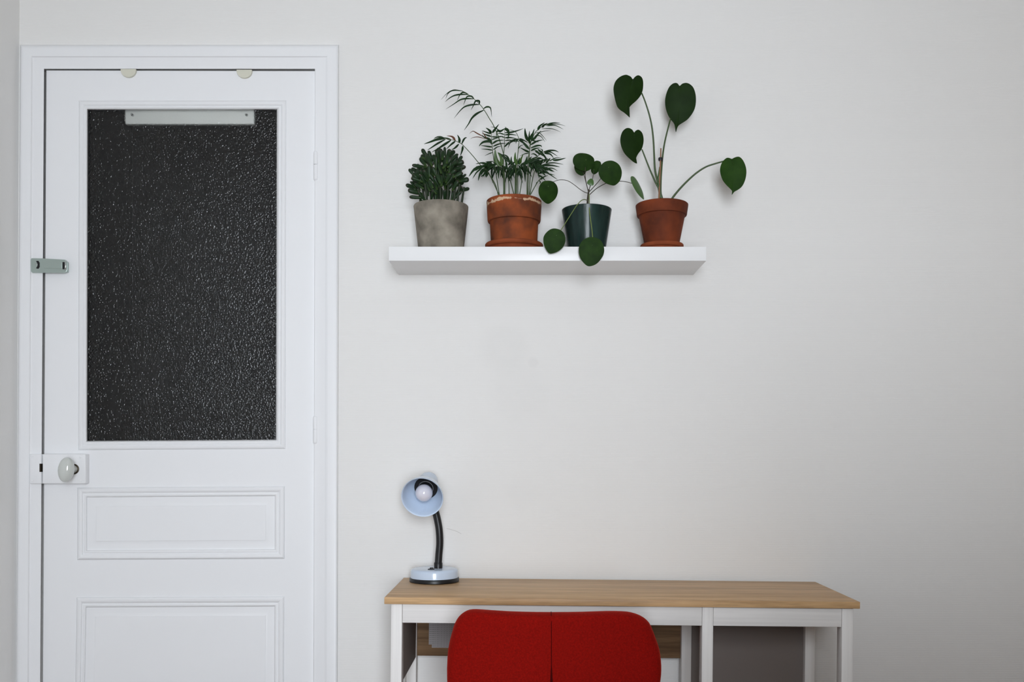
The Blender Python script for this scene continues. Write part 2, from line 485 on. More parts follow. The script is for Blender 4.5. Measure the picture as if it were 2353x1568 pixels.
multi_box('ceiling', [(LEFT0 - 0.1, RIGHT + 0.1, BACK_Y - 0.12, 0.14, CEIL, CEIL + 0.08)], M_CEIL)
win = empty('window_1', ((x0 + x1) / 2, BACK_Y - 0.06, z0), kind='structure')
for a, b, c, d in ((x0, x0 + 0.05, z0, z1), (x1 - 0.05, x1, z0, z1), ((x0 + x1) / 2 - 0.035, (x0 + x1) / 2 + 0.035, z0 + 0.05, z1 - 0.05)):
    box('window_stile', a, b, BACK_Y - 0.09, BACK_Y - 0.04, c, d, M_PAINT, win, 0.004)
for c in (z0, z1 - 0.05):
    box('window_rail', x0 + 0.05, x1 - 0.05, BACK_Y - 0.09, BACK_Y - 0.04, c, c + 0.05, M_PAINT, win, 0.004)
# the unlit hallway behind the door
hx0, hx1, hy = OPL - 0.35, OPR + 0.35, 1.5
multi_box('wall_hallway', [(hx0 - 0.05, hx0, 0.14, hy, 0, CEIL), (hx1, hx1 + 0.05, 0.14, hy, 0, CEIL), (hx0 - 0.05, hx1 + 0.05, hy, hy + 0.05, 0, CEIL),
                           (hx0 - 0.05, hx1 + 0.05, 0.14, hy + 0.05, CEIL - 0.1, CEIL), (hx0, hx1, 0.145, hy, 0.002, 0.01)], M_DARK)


# ------------------------------------------------------------------ door, casing
def ring(cor, ins, y):
    (a, b), (c, d), (e, f), (g, h) = cor           # TL TR BR BL
    return [P(a + ins, b + ins, y), P(c - ins, d + ins, y), P(e - ins, f - ins, y), P(g + ins, h - ins, y)]


def moulding(name, cor, prof, m, parent, fill=False, angle=30):
    vs, fs = [], []
    for ins, y in prof: vs += ring(cor, ins, y)
    for j in range(len(prof) - 1):
        for i in range(4):
            k = (i + 1) % 4
            fs.append((j * 4 + i, j * 4 + k, (j + 1) * 4 + k, (j + 1) * 4 + i))
    if fill: fs.append(tuple((len(prof) - 1) * 4 + i for i in range(4)))
    o = mesh(name, vs, fs, m, parent, True, angle, fix=False)
    return o


def open_frame(name, cor, prof, m, parent=None):
    """casing swept BL-TL-TR-BR with mitred corners, standing on the floor"""
    (a, b), (c, d), (e, f), (g, h) = cor
    vs, fs = [], []
    for ins, y in prof:
        for q in (P(g + ins, h, y), P(a + ins, b + ins, y), P(c - ins, d + ins, y), P(e - ins, f, y)):
            vs.append(q)
    for i in range(len(vs)):
        if i % 4 in (0, 3): vs[i].z = 0.0
    for j in range(len(prof) - 1):
        for i in range(3):
            fs.append((j * 4 + i, j * 4 + i + 1, (j + 1) * 4 + i + 1, (j + 1) * 4 + i))
    return mesh(name, vs, fs, m, parent, True, 30, fix=False)


trim = empty('trim_1', (OPL, 0, 0), kind='structure')
open_frame('door_casing', [(46, 103), (779, 103), (775, 1893), (35, 1893)],
           [(0, 0.0), (0, -0.006), (1.5, -0.016), (4.5, -0.020), (9, -0.021), (23, -0.022), (26, -0.0212), (29, -0.0172), (31, -0.016),
            (50, -0.016), (54.5, -0.0155), (55.5, -0.0135), (55.5, 0.05)], M_PAINT, trim)
# rebate strip that the leaf closes against
for xa, xb in ((86, 112), (718, 734)):
    a, b = P(xa, 1000, 0.047), P(xb, 1000, 0.047)
    box('door_rebate', a.x, b.x, 0.047, 0.10, 0.0, OPT, M_PAINT, trim)

door = empty('door_1', (P(412, 1000).x, 0.0, 0.008), kind='structure')
Y_LEAF = -0.004
leaf_c = [(106.8, 162), (724.4, 163.5), (719, 1884), (97, 1884)]
glass_c = [(180, 230.5), (658.5, 230), (656.5, 1033), (178.5, 1036)]
pan1_c = [(176.5, 1120), (655, 1117), (654.5, 1286), (176.5, 1288.5)]
pan2_c = [(175, 1373), (654, 1371), (652.5, 1790), (168, 1790)]
bm = bmesh.new()
org = origin_of(door)
eds = []
for cor in (leaf_c, glass_c, pan1_c, pan2_c):
    vv = [bm.verts.new(P(x, y, Y_LEAF) - org) for x, y in cor]
    eds += [bm.edges.new((vv[i], vv[(i + 1) % 4])) for i in range(4)]
bmesh.ops.triangle_fill(bm, use_beauty=True, use_dissolve=False, edges=eds)
fcs = list(bm.faces)
ex = bmesh.ops.extrude_face_region(bm, geom=fcs)
bmesh.ops.translate(bm, vec=(0, 0.042, 0), verts=[v for v in ex['geom'] if isinstance(v, bmesh.types.BMVert)])
bmesh.ops.recalc_face_normals(bm, faces=bm.faces)
me = bpy.data.meshes.new('door_leaf'); bm.to_mesh(me); bm.free()
link_mesh('door_leaf', me, M_PAINT, door)
YL = Y_LEAF
moulding('glazing_moulding', glass_c, [(0, YL), (0.8, YL + 0.001), (2.2, YL - 0.002), (5, YL - 0.0042), (9, YL - 0.0045), (12, YL - 0.002), (13, YL),
                                       (14.5, YL - 0.0018), (17, YL - 0.002), (20, YL + 0.001), (22.2, YL + 0.010), (22.2, YL + 0.038)], M_PAINT, door)
g = ring(glass_c, 21, 0.006)
gv = g + [v + Vector((0, 0.004, 0)) for v in g]
mesh('glass_pane', gv, [(0, 1, 2, 3), (4, 7, 6, 5), (0, 4, 5, 1), (1, 5, 6, 2), (2, 6, 7, 3), (3, 7, 4, 0)], M_GLASS, door)
pane = bpy.data.objects['glass_pane']
pane.data.materials.append(M_CLEAR)
for p in pane.data.polygons:
    if p.normal.y > -0.9: p.material_index = 1
for cor, nm in ((pan1_c, 'panel'), (pan2_c, 'panel')):
    pn = moulding(nm, cor, [(23.5, YL + 0.0055), (36, YL + 0.0055), (43, YL + 0.0035), (44.5, YL + 0.002), (46, YL + 0.002)], M_PAINT, door, fill=True)
    moulding('panel_moulding', cor, [(0, YL), (0.8, YL + 0.001), (2.2, YL - 0.003), (5, YL - 0.0058), (8, YL - 0.006), (12, YL - 0.0035), (14.5, YL + 0.0005), (16, YL + 0.0005),
                                     (17.5, YL - 0.0016), (20, YL - 0.002), (22, YL - 0.0003), (23.4, YL + 0.0045), (23.5, YL + 0.0055)], M_PAINT, pn)
# hinges
for (xc, ya, yb, ym) in ((726.3, 346.5, 416.5, 379), (725, 955, 1021.5, 987.5)):
    for (q0, q1, top) in ((ya, ym - 0.6, True), (ym + 0.6, yb, False)):
        a, b = P(xc, q1, -0.012), P(xc, q0, -0.012)
        h = b.z - a.z; R = 0.0078
        pr = [(R, 0), (R, h - 0.008), (R * 0.8, h - 0.003), (R * 0.3, h)] if top else [(R * 0.3, 0), (R * 0.8, 0.003), (R, 0.008), (R, h)]
        lathe('hinge_barrel', pr, a, M_PAINT, door, 20)
# rim lock with porcelain knob
lock = pxbox('lock_case', 97.5, 196.5, 1044, 1112, -0.030, YL, M_PAINT, door, 0.0022)
for sx, sy in ((185, 1051), (185, 1105)):
    lathe('screw', [(0.0032, 0), (0.0032, 0.0008), (0.002, 0.0016)], P(sx, sy, -0.030), M_PAINT, lock, 16, Matrix.Rotation(math.pi / 2, 4, 'X'))
rx = Matrix.Rotation(math.pi / 2, 4, 'X')
rose = P(170, 1078.5, -0.030)
lathe('rose', [(0.0158, 0), (0.0158, 0.0015), (0.0146, 0.0025), (0.010, 0.003)], rose, M_BRONZE, lock, 28, rx)
lathe('knob_neck', [(0.0115, 0.001), (0.0100, 0.018), (0.012, 0.032)], rose, M_PORC, lock, 24, rx)
kc = rose + Vector((0, -0.048, -0.001))
KM = Matrix.Translation(kc) @ Matrix.Rotation(math.radians(7), 4, 'Y') @ Matrix.Diagonal((0.0235, 0.019, 0.0375, 1))
vs, fs = lathe_data([(max(0.02, math.sin(math.pi * i / 20)), -math.cos(math.pi * i / 20)) for i in range(21)], 32, KM)
tag(mesh('door_knob', vs, fs, M_PORC, lock, True, 60), 'white porcelain egg-shaped knob')
keep = pxbox('lock_keeper', 67.5, 94.5, 1044, 1112, -0.028, -0.010, M_PAINT, trim, 0.002)
box('keeper_slot', keep.parent and P(91, 0, -0.028).x, P(94.6, 0, -0.028).x, -0.0288, -0.012, P(0, 1085, -0.028).z, P(0, 1066, -0.028).z, M_BRONZE, keep)
for sx, sy in ((74, 1050), (74, 1105)):
    lathe('screw', [(0.0028, 0), (0.0028, 0.0008), (0.0018, 0.0016)], P(sx, sy, -0.028), M_PAINT, keep, 16, rx)
# hasp
hasp = empty('hasp', P(112, 612, -0.022), )
hasp.parent = door; hasp.location = P(112, 612, -0.022) - origin_of(door)
tag(hasp, 'zinc steel hasp bridging door and casing')


def poly_plate(name, pts, y0, y1, m, parent, bev=0.0008):
    vs = [P(x, y, y0) for x, y in pts]
    n = len(vs)
    vs += [v + Vector((0, y1 - y0, 0)) for v in vs]
    fs = [tuple(range(n)), tuple(range(2 * n - 1, n - 1, -1))] + [(i, i + n, (i + 1) % n + n, (i + 1) % n) for i in range(n)]
    o = mesh(name, vs, fs, m, parent)
    if bev: bevel_mesh(o.data, bev, 2)
    return o


poly_plate('hasp_plate', [(72, 593.5), (100, 594), (148, 597), (152, 599), (154.5, 604), (154.5, 619), (152, 625), (148, 627), (74, 627), (71, 624), (70.5, 597)], -0.0235, -0.0175, M_STEEL, hasp)
pxbox('staple_base', 136, 151, 600, 624, -0.0177, -0.0042, M_STEEL, hasp, 0.0005, -0.0235)
poly_plate('hasp_rib', [(102, 603), (142, 604), (142, 617), (102, 617), (99, 610)], -0.0247, -0.0225, M_STEEL, hasp, 0.0005)
poly_plate('hasp_slot', [(82.5, 600), (88, 599.5), (91, 604), (91, 614), (88, 618), (82.5, 617), (85.5, 612), (85.5, 605)], -0.0241, -0.0225, M_BLACK, hasp, 0)
poly_plate('hasp_bead', [(82.5, 604), (86, 606), (86, 611), (82.5, 611)], -0.0260, -0.0225, M_CHROME, hasp, 0.0006)
poly_plate('staple_slot', [(143.5, 602.5), (150, 602.5), (150, 619), (143.5, 619)], -0.0241, -0.0225, M_BLACK, hasp, 0)
tube('staple', [P(149.5, 600.5, -0.0235), P(150.4, 602, -0.0295), P(150.6, 610, -0.031), P(150.4, 618, -0.0295), P(149.5, 620, -0.0235)], 0.0023, M_CHROME, hasp, seg=10)
# half-round felt pads at the head of the door
for cx, ty in ((294.5, 158.2), (561, 160)):
    hw = 17.6
    pts = [(cx - hw, ty), (cx + hw, ty)] + [(cx + hw * math.cos(a), ty + 3 + 16 * math.sin(a)) for a in [math.pi * i / 14 for i in range(15)]]
    poly_plate('door_pad', pts, -0.0120, -0.0042, M_CREAM, door, 0.0006)
# fitting seen through the glass
fx = empty('light_fitting', P(436, 262, 0.038), 'white oblong light fitting with two screws behind the pebbled door glass', 'light fitting')
pxbox('fitting_body', 288.5, 584, 225, 286, 0.030, 0.046, M_FIX, fx, 0.002)
for sx in (305, 567):
    lathe('screw', [(0.0042, 0), (0.0042, 0.001), (0.003, 0.002)], P(sx, 265, 0.030), M_SCREWD, fx, 16, rx)

# ------------------------------------------------------------------ shelf
SH_X0, SH_X1, SH_Y, SH_Z0, SH_Z1 = -0.3981, 0.5046, -0.213, 1.6845, 1.7248
sh = box('wall_shelf', SH_X0, SH_X1, SH_Y, 0.0, SH_Z0, SH_Z1, M_SHELF, None, 0.0009, 2)
tag(sh, 'white floating shelf holding four potted plants', 'shelf')

# ------------------------------------------------------------------ desk
DX0, DX1, DYF, DYB, DTOP = -0.3885, 0.8665, -0.405, -0.018, 0.7515
dcx = (DX0 + DX1) / 2
TILT = 0.0100
desk = empty('desk', (dcx, (DYF + DYB) / 2, 0.0), 'narrow desk with oak-coloured top and white legs against the wall', 'desk')
dy0 = (DYF + DYB) / 2


def dbox(name, xa, xb, ya, yb, za, zb, m, parent=None, bevel=0.001):
    return box(name, xa - dcx, xb - dcx, ya - dy0, yb - dy0, za, zb, m, parent or desk, bevel, local=True)


TH = 0.018
dbox('desk_top', DX0, DX1, DYF, DYB, DTOP - TH, DTOP, M_OAK, bevel=0.0012)
LEGX = [(-0.3715, -0.3425), (0.4525, 0.4815), (0.8225, 0.8520)]
FY, BY = -0.395, -0.028
for xa, xb in LEGX:
    zf = ((xa + xb) / 2 - dcx) * TILT
    dbox('leg', xa, xb, FY, FY + 0.040, zf, DTOP - TH, M_DESKV)
    dbox('leg', xa, xb, BY - 0.040, BY, zf, DTOP - TH, M_DESKV)
for (xa, xb) in ((LEGX[0][1], LEGX[1][0]), (LEGX[1][1], LEGX[2][0])):
    dbox('apron', xa + 0.0008, xb - 0.0008, FY + 0.002, FY + 0.018, DTOP - TH - 0.051, DTOP - TH - 0.0012, M_DESK)
dbox('side_panel', LEGX[0][0] + 0.012, LEGX[0][1] - 0.001, FY + 0.040, BY - 0.040, 0.520, DTOP - TH, M_BOARD_SHADED)
bp_ = dbox('back_panel', LEGX[0][1], LEGX[1][0], BY - 0.018, BY - 0.002, 0.520, DTOP - TH, M_OAK_SHADED)
dbox('back_panel', LEGX[1][1], LEGX[2][0], BY - 0.018, BY - 0.002, 0.10, DTOP - TH, M_BOARD_SHADED)
# paper label on the wooden back panel
ly = BY - 0.018
a, b = P(981, 1486, ly), P(1046, 1436, ly)
lab = dbox('paper_label', a.x, b.x, ly - 0.0004, ly, a.z, b.z, M_LABEL, bp_, 0)
a, b = P(988, 1493, ly), P(1046, 1478, ly)
dbox('paper_label', a.x, b.x, ly - 0.0007, ly - 0.0001, a.z, b.z, M_LABEL, bp_, 0)
desk.rotation_euler = (0, TILT, 0)


def desk_z(x):
    return DTOP - (x - dcx) * TILT


# ------------------------------------------------------------------ desk lamp
LX, LY = P(998, 1330, -0.092).x, -0.092
lz = desk_z(LX)
lamp = empty('desk_lamp', (LX, LY, lz), 'pale blue gooseneck desk lamp with black flexible neck on the desk', 'lamp')
lz += 0.0006
lathe('base_ring', [(0.069, 0.0), (0.0735, 0.001), (0.0735, 0.009), (0.0715, 0.012)], (LX, LY, lz), M_BLACK, lamp, 64)
base = lathe('base', [(0.0705, 0.0118), (0.0705, 0.030), (0.0690, 0.0345), (0.0655, 0.0372), (0.060, 0.0382), (0.03, 0.0388), (0.002, 0.039)], (LX, LY, lz), M_BLUE, lamp, 64, angle=50)
SX = P(1007, 1300, LY).x
lathe('neck_collar', [(0.0128, 0.0375), (0.0128, 0.054), (0.0118, 0.0555)], (SX, LY, lz), M_BLACK, lamp, 28)
sw = box('switch', P(983.5, 0, LY - 0.03).x, P(998, 0, LY - 0.03).x, LY - 0.038, LY - 0.024, lz + 0.0380, lz + 0.0405, M_BLACK, lamp, 0.001)
box('switch_rocker', P(988, 0, LY - 0.03).x, P(995.5, 0, LY - 0.03).x, LY - 0.036, LY - 0.026, lz + 0.0400, lz + 0.0445, M_BLACK, sw, 0.0012)
# head
OC = P(970, 1144, -0.18)
ax = Vector((0.055, math.cos(math.radians(21.5)), math.sin(math.radians(21.5)))).normalized()   # towards the back of the shade
Q = ax.to_track_quat('Z', 'Y').to_matrix().to_4x4()
Ro = 0.0608
shade_o = [(Ro, 0), (Ro + 0.0006, 0.002), (Ro - 0.0006, 0.006), (0.0572, 0.020), (0.0515, 0.038), (0.0435, 0.056), (0.0365, 0.070), (0.0318, 0.078), (0.0298, 0.084),
           (0.0295, 0.118), (0.0280, 0.125), (0.0230, 0.130), (0.0120, 0.1325), (0.001, 0.133)]
shade = lathe('lamp_shade', shade_o, OC, M_BLUE, lamp, 56, Q, cap0=False, angle=60)
shade_i = [(Ro, 0), (Ro - 0.002, 0.0015), (0.0575, 0.004), (0.0555, 0.020), (0.0498, 0.038), (0.0418, 0.056), (0.0345, 0.070)]
lathe('shade_lining', shade_i, OC, M_BLUEIN, shade, 56, Q, cap0=False, cap1=False, angle=60)
lathe('socket_disc', [(0.0346, 0.0695), (0.0335, 0.0705), (0.002, 0.071)], OC, M_BLACK, shade, 40, Q, cap0=False)
lathe('socket', [(0.0195, 0.071), (0.0195, 0.056), (0.0185, 0.054), (0.0165, 0.054), (0.0165, 0.070)], OC, M_BLACK, shade, 36, Q, cap0=False, cap1=False)
lathe('socket_ring', [(0.0225, 0.070), (0.0225, 0.0665), (0.0210, 0.0655), (0.0200, 0.067)], OC, mat('grey_ring', (0.16, 0.16, 0.16, 1), 0.4), shade, 36, Q, cap0=False, cap1=False)
rb = 0.0252
pr = [(max(0.0008, rb * math.sin(math.radians(a))), 0.033 - rb * math.cos(math.radians(a))) for a in range(0, 136, 9)] + [(0.0145, 0.058), (0.0135, 0.070)]
tag(lathe('bulb', pr, OC, M_BULB, lamp, 40, Q, angle=80), 'round white bulb, switched off')
# gooseneck
ne = OC + ax * 0.103 + Vector((0.0, 0, -0.022))
neck = [Vector((SX, LY, lz + 0.050)), P(1008.5, 1275, LY), P(1010.5, 1250, LY), P(1009.8, 1225, LY), P(1007, 1204, LY + 0.002), P(1001.5, 1180, LY + 0.006), P(993, 1158, LY + 0.008), ne]
tube('gooseneck', neck, 0.0113, M_BLACK, lamp, seg=16, n=14, ribs=0.05)


# ------------------------------------------------------------------ chair
def chair():
    ye, yc, th = -0.655, -0.705, 0.062
    root = empty('chair', (P(1273, 1500, -0.60).x, -0.47, 0.0), 'red fabric chair with padded back pushed up to the desk', 'chair')
    o = [(1025, 1568), (1026, 1514), (1030, 1485), (1037, 1457), (1044, 1436), (1053, 1421), (1064, 1411), (1077.5, 1404.5), (1093, 1402.6), (1113, 1403),
         (1152, 1404.2), (1197, 1405), (1267, 1405.2), (1340, 1405), (1396, 1404.6), (1431, 1406.5), (1451, 1409.5), (1473, 1417.6), (1488.5, 1428.7), (1498.5, 1443),
         (1510.6, 1474), (1518, 1496), (1522, 1522), (1523, 1545), (1521, 1568), (1514, 1610), (1500, 1660), (1478, 1700), (1273, 1706), (1068, 1700), (1046, 1660), (1032, 1610)]
    base = spline([P(x, y, ye) for x, y in o], 2, True)
    xc = P(1273.5, 0, ye).x; hw = 0.258
    zc = (max(p.z for p in base) + min(p.z for p in base)) / 2

    def ysurf(x): return yc + (ye - yc) * min(1.0, ((x - xc) / hw) ** 2)
    rings = [(1.0, 0.0), (0.997, 0.35), (0.985, 0.68), (0.965, 0.88), (0.93, 0.975), (0.87, 1.0), (0.65, 1.0), (0.4, 1.0), (0.18, 1.0)]
    vs, fs = [], []
    n = len(base)

    def add(sgn):
        st = []
        for s, t in rings:
            st.append(len(vs))
            for p in base:
                x = xc + (p.x - xc) * s; z = zc + (p.z - zc) * (s if s > 0.86 else s)
                # keep the padding thickness constant along the border
                z = p.z - (p.z - zc) / max(abs(p.z - zc), 0.05) * (1 - s) * 0.17 if s > 0.86 else z
                x = p.x - (p.x - xc) / max(abs(p.x - xc), 0.05) * (1 - s) * 0.22 if s > 0.86 else x
                vs.append(Vector((x, ysurf(x) + th / 2 - sgn * t * th / 2, z)))
        for j in range(len(rings) - 1):
            for i in range(n):
                k = (i + 1) % n
                fs.append((st[j] + i, st[j] + k, st[j + 1] + k, st[j + 1] + i))
        fs.append(tuple(st[-1] + i for i in range(n)))
    add(1); add(-1)
    me_o = mesh('backrest', vs, fs, M_RED, root, True, None, fix=False)
    bm = bmesh.new(); bm.from_mesh(me_o.data)
    bmesh.ops.remove_doubles(bm, verts=bm.verts, dist=0.0002); bmesh.ops.recalc_face_normals(bm, faces=bm.faces)
    bm.to_mesh(me_o.data); bm.free()
    for p in me_o.data.polygons: p.use_smooth = True
    xs = P(1267, 0, yc).x
    ztop = max(p.z for p in base)
    # stitched seam, and a dark wedge painted as the pleat's shaded opening
    tube('seam', [(xs, yc + 0.031, ztop - 0.0005), (xs, yc + 0.012, ztop - 0.004), (xs, yc + 0.0005, ztop - 0.020), (xs, yc - 0.0003, 0.70), (xs, yc - 0.0003, 0.645)], 0.0008, M_RED_SHADE, me_o, seg=6)
    pz = P(0, 1512, yc).z
    y_ = yc - 0.0006
    mesh('pleat', [(xs, y_, pz), (xs - 0.0032, y_, 0.600), (xs + 0.0036, y_, 0.600), (xs - 0.0065, y_, 0.50), (xs + 0.0075, y_, 0.50),
                   (xs, y_ + 0.004, pz), (xs - 0.0032, y_ + 0.004, 0.600), (xs + 0.0036, y_ + 0.004, 0.600), (xs - 0.0065, y_ + 0.004, 0.50), (xs + 0.0075, y_ + 0.004, 0.50)],
         [(0, 1, 2), (1, 3, 4, 2), (5, 7, 6), (6, 7, 9, 8), (0, 5, 6, 1), (0, 2, 7, 5), (1, 6, 8, 3), (2, 4, 9, 7), (3, 8, 9, 4)], M_RED_SHADE, me_o)
    st = box('seat', xc - 0.225, xc + 0.225, -0.66, -0.225, 0.405, 0.475, M_RED, root, 0.028, 4)
    for sx in (-1, 1):
        for yy, yt in ((-0.60, -0.655), (-0.27, -0.235)):
            tube('leg', [(xc + sx * 0.165, yy, 0.408), (xc + sx * 0.20, yt, 0.0)], 0.014, M_BMETAL, root, 0.010, 14, n=1)
    box('seat_frame', xc - 0.17, xc + 0.17, -0.605, -0.265, 0.392, 0.408, M_BMETAL, root, 0.003)


chair()


# ------------------------------------------------------------------ unseen cabinet added to shade the lower right of wall and desk
sb = empty('shade_blocker', (0.96, -2.46, 0.0), 'unseen low walnut cabinet added to shade the lower right wall and desk', 'shade_blocker')
M_WAL = oak_material('walnut', (1.6, 26, 26), srgb(84, 54, 34), srgb(122, 82, 54))
box('body', 0.24, 1.68, -2.62, -2.32, 0.10, 0.97, M_WAL, sb, 0.003)
box('top', 0.22, 1.70, -2.64, -2.30, 0.9705, 0.995, M_WAL, sb, 0.003)
for k in range(3):
    xa = 0.255 + k * 0.472
    dr = box('door', xa, xa + 0.465, -2.32, -2.30, 0.13, 0.95, M_WAL, sb, 0.003)
    lathe('knob', [(0.006, 0), (0.006, 0.012), (0.013, 0.018), (0.013, 0.024), (0.006, 0.028)], (xa + 0.43, -2.30, 0.52), M_BRONZE, dr, 20, Matrix.Rotation(-math.pi / 2, 4, 'X'))
for xa in (0.29, 1.63):
    for ya in (-2.58, -2.36):
        tube('leg', [(xa, ya, 0.102), (xa, ya, 0.0)], 0.020, M_WAL, sb, 0.014, 14, n=1)

# ------------------------------------------------------------------ plants
def leaf(name, outline, y0, m, parent, bulge=0.004, kx=0.0, kz=0.0, center=None, thick=0.0009, n=3):
    o2 = spline([Vector((x, y, 0)) for x, y in outline], n, True)
    cx = sum(p.x for p in o2) / len(o2); cy = sum(p.y for p in o2) / len(o2)
    if center: cx, cy = center
    c0 = P(cx, cy, y0)

    def at(px, py, s):
        q = P(px, py, y0)
        y = y0 + kx * (q.x - c0.x) + kz * (q.z - c0.z)
        return P(px, py, y) + Vector((0, -bulge * (1 - s * s), 0))
    S_ = (1.0, 0.8, 0.55, 0.28)
    vs, fs = [], []
    N_ = len(o2)
    for side in (0, 1):
        b0 = len(vs)
        off = Vector((0, thick * side, 0))
        for s in S_:
            for p in o2:
                vs.append(at(cx + (p.x - cx) * s, cy + (p.y - cy) * s, s) + off)
        vs.append(at(cx, cy, 0) + off)
        for j in range(len(S_) - 1):
            for i in range(N_):
                k = (i + 1) % N_
                fs.append((b0 + j * N_ + i, b0 + j * N_ + k, b0 + (j + 1) * N_ + k, b0 + (j + 1) * N_ + i))
        for i in range(N_):
            fs.append((b0 + 3 * N_ + i, b0 + 3 * N_ + (i + 1) % N_, b0 + 4 * N_))
    b1 = 4 * N_ + 1
    for i in range(N_):
        k = (i + 1) % N_
        fs.append((i, b1 + i, b1 + k, k))
    return mesh(name, vs, fs, m, parent, True, 50)


def crop(sc, ox, oy):
    return lambda pts: [(ox + x / sc, oy + y / sc) for x, y in pts]


PY = -0.115
ZS = SH_Z1 + 0.0004


def pot_center(px): return P(px, 560, PY).x


# --- 1: jade in concrete pot
x = pot_center(1013.5)
jade = empty('potted_succulent', (x, PY, ZS), 'bushy dark green succulent with finger-like leaves in round grey concrete pot', 'potted plant')
lathe('pot', [(0.060, 0), (0.0645, 0.0015), (0.066, 0.006), (0.0805, 0.1375), (0.0798, 0.1395), (0.0775, 0.1398), (0.0745, 0.1390), (0.0725, 0.120), (0.072, 0.115)], (x, PY, ZS), M_CONC, jade, 64, cap1=False)
lathe('soil', [(0.0728, 0.112), (0.0728, 0.122), (0.05, 0.125), (0.002, 0.126)], (x, PY, ZS), M_SOIL, jade, 32)


def paddle_mesh():
    prof = [(0.0, 0.24), (0.12, 0.27), (0.35, 0.38), (0.6, 0.48), (0.8, 0.50), (0.92, 0.41), (0.985, 0.21)]
    vs, fs = [], []
    sg = 8
    for z, r in prof:
        for i in range(sg):
            a = 2 * math.pi * i / sg
            vs.append((r * math.cos(a), r * 0.62 * math.sin(a), z))
    vs.append((0, 0, 1.0))
    for j in range(len(prof) - 1):
        for i in range(sg):
            k = (i + 1) % sg
            fs.append((j * sg + i, j * sg + k, (j + 1) * sg + k, (j + 1) * sg + i))
    t = (len(prof) - 1) * sg
    for i in range(sg): fs.append((t + i, t + (i + 1) % sg, len(vs) - 1))
    fs.append(tuple(range(sg))[::-1])
    me = bpy.data.meshes.new('jade_leaf'); me.from_pydata(vs, [], fs); me.materials.append(M_JADE)
    for p in me.polygons: p.use_smooth = True
    return me


PADDLE = paddle_mesh()


def paddle(a, b, wid, parent):
    d = b - a; L_ = d.length
    o = bpy.data.objects.new('leaf', PADDLE); COL.objects.link(o); o.parent = parent
    R = d.to_track_quat('Z', 'Y')
    # broad face mostly towards the viewer, with a twist
    xa = R @ Vector((1, 0, 0))
    best = 0; bv = -1
    for k in range(12):
        q = R @ Matrix.Rotation(k * math.pi / 12, 3, 'Z').to_quaternion()
        n = q @ Vector((0, 1, 0))
        if abs(n.y) > bv: bv = abs(n.y); best = k
    R = R @ Matrix.Rotation(best * math.pi / 12 + random.uniform(-0.6, 0.6), 3, 'Z').to_quaternion()
    M = Matrix.Translation(a - origin_of(parent)) @ R.to_matrix().to_4x4() @ Matrix.Diagonal((wid, wid, L_, 1))
    o.matrix_local = M
    return o


cj = crop(9.8, 920, 320)
J = [((510, 620), (262, 588), 95), ((290, 800), (192, 668), 78), ((400, 940), (275, 790), 110), ((405, 900), (385, 640), 72), ((545, 560), (440, 415), 115), ((560, 450), (760, 570), 95),
     ((700, 440), (632, 258), 100), ((780, 500), (735, 350), 110), ((850, 450), (815, 235), 105), ((905, 470), (915, 212), 95), ((1010, 360), (995, 172), 62), ((1065, 430), (1120, 225), 130),
     ((1095, 580), (1215, 362), 100), ((1140, 570), (1280, 370), 120), ((1265, 540), (1392, 378), 88), ((1230, 570), (1430, 505), 130), ((1150, 710), (1475, 615), 110), ((1100, 810), (1260, 690), 100),
     ((1345, 800), (1378, 650), 62), ((1290, 900), (1395, 795), 70), ((1340, 910), (1482, 785), 56), ((1370, 940), (1545, 900), 125), ((1270, 1040), (1420, 960), 110), ((1290, 1190), (1385, 1058), 92),
     ((1370, 1160), (1555, 1108), 85), ((1200, 1350), (1380, 1170), 74), ((440, 1320), (200, 1300), 84), ((545, 1390), (400, 1170), 76), ((410, 1215), (170, 1140), 120), ((330, 1090), (120, 1030), 100),
     ((320, 1060), (228, 948), 66), ((360, 1130), (285, 930), 74), ((400, 1080), (265, 850), 84), ((500, 1395), (425, 1385), 66), ((595, 1390), (600, 1160), 62), ((700, 1380), (735, 1150), 66),
     ((800, 1380), (820, 1100), 110), ((900, 1380), (900, 1080), 120), ((1000, 1380), (1010, 1120), 100), ((1080, 1380), (1110, 1150), 62), ((1150, 1380), (1190, 1160), 66), ((1210, 1380), (1290, 1190), 60),
     ((540, 1000), (455, 800), 92), ((620, 900), (520, 690), 110), ((480, 800), (440, 690), 90), ((700, 800), (560, 640), 120), ((560, 700), (490, 640), 80), ((900, 700), (830, 480), 120), ((1000, 640), (1000, 400), 130),
     ((1100, 700), (1120, 480), 110), ((980, 900), (890, 640), 110), ((1010, 930), (800, 830), 100), ((1030, 920), (1250, 800), 100), ((1030, 930), (1000, 700), 90), ((760, 950), (620, 760), 100), ((700, 1050), (560, 880), 120),
     ((880, 1050), (760, 850), 110), ((1150, 1000), (1220, 820), 100), ((560, 1150), (480, 940), 100), ((620, 1200), (600, 960), 110), ((1200, 1100), (1300, 930), 110), ((1060, 1150), (1110, 930), 120), ((780, 1200), (700, 980), 120)]
for (a, b, wd) in J:
    (ax_, ay_), (bx_, by_) = cj([a, b])
    ya = PY + random.uniform(-0.030, 0.030); yb = ya + random.uniform(-0.022, 0.014)
    ax_, ay_ = ax_ - (bx_ - ax_) * 0.35, ay_ - (by_ - ay_) * 0.35
    paddle(P(ax_, min(ay_, 466), ya), P(bx_, by_, max(-0.19, min(-0.03, yb))), wd / 9.8 * mpp(PY) * 0.98, jade)
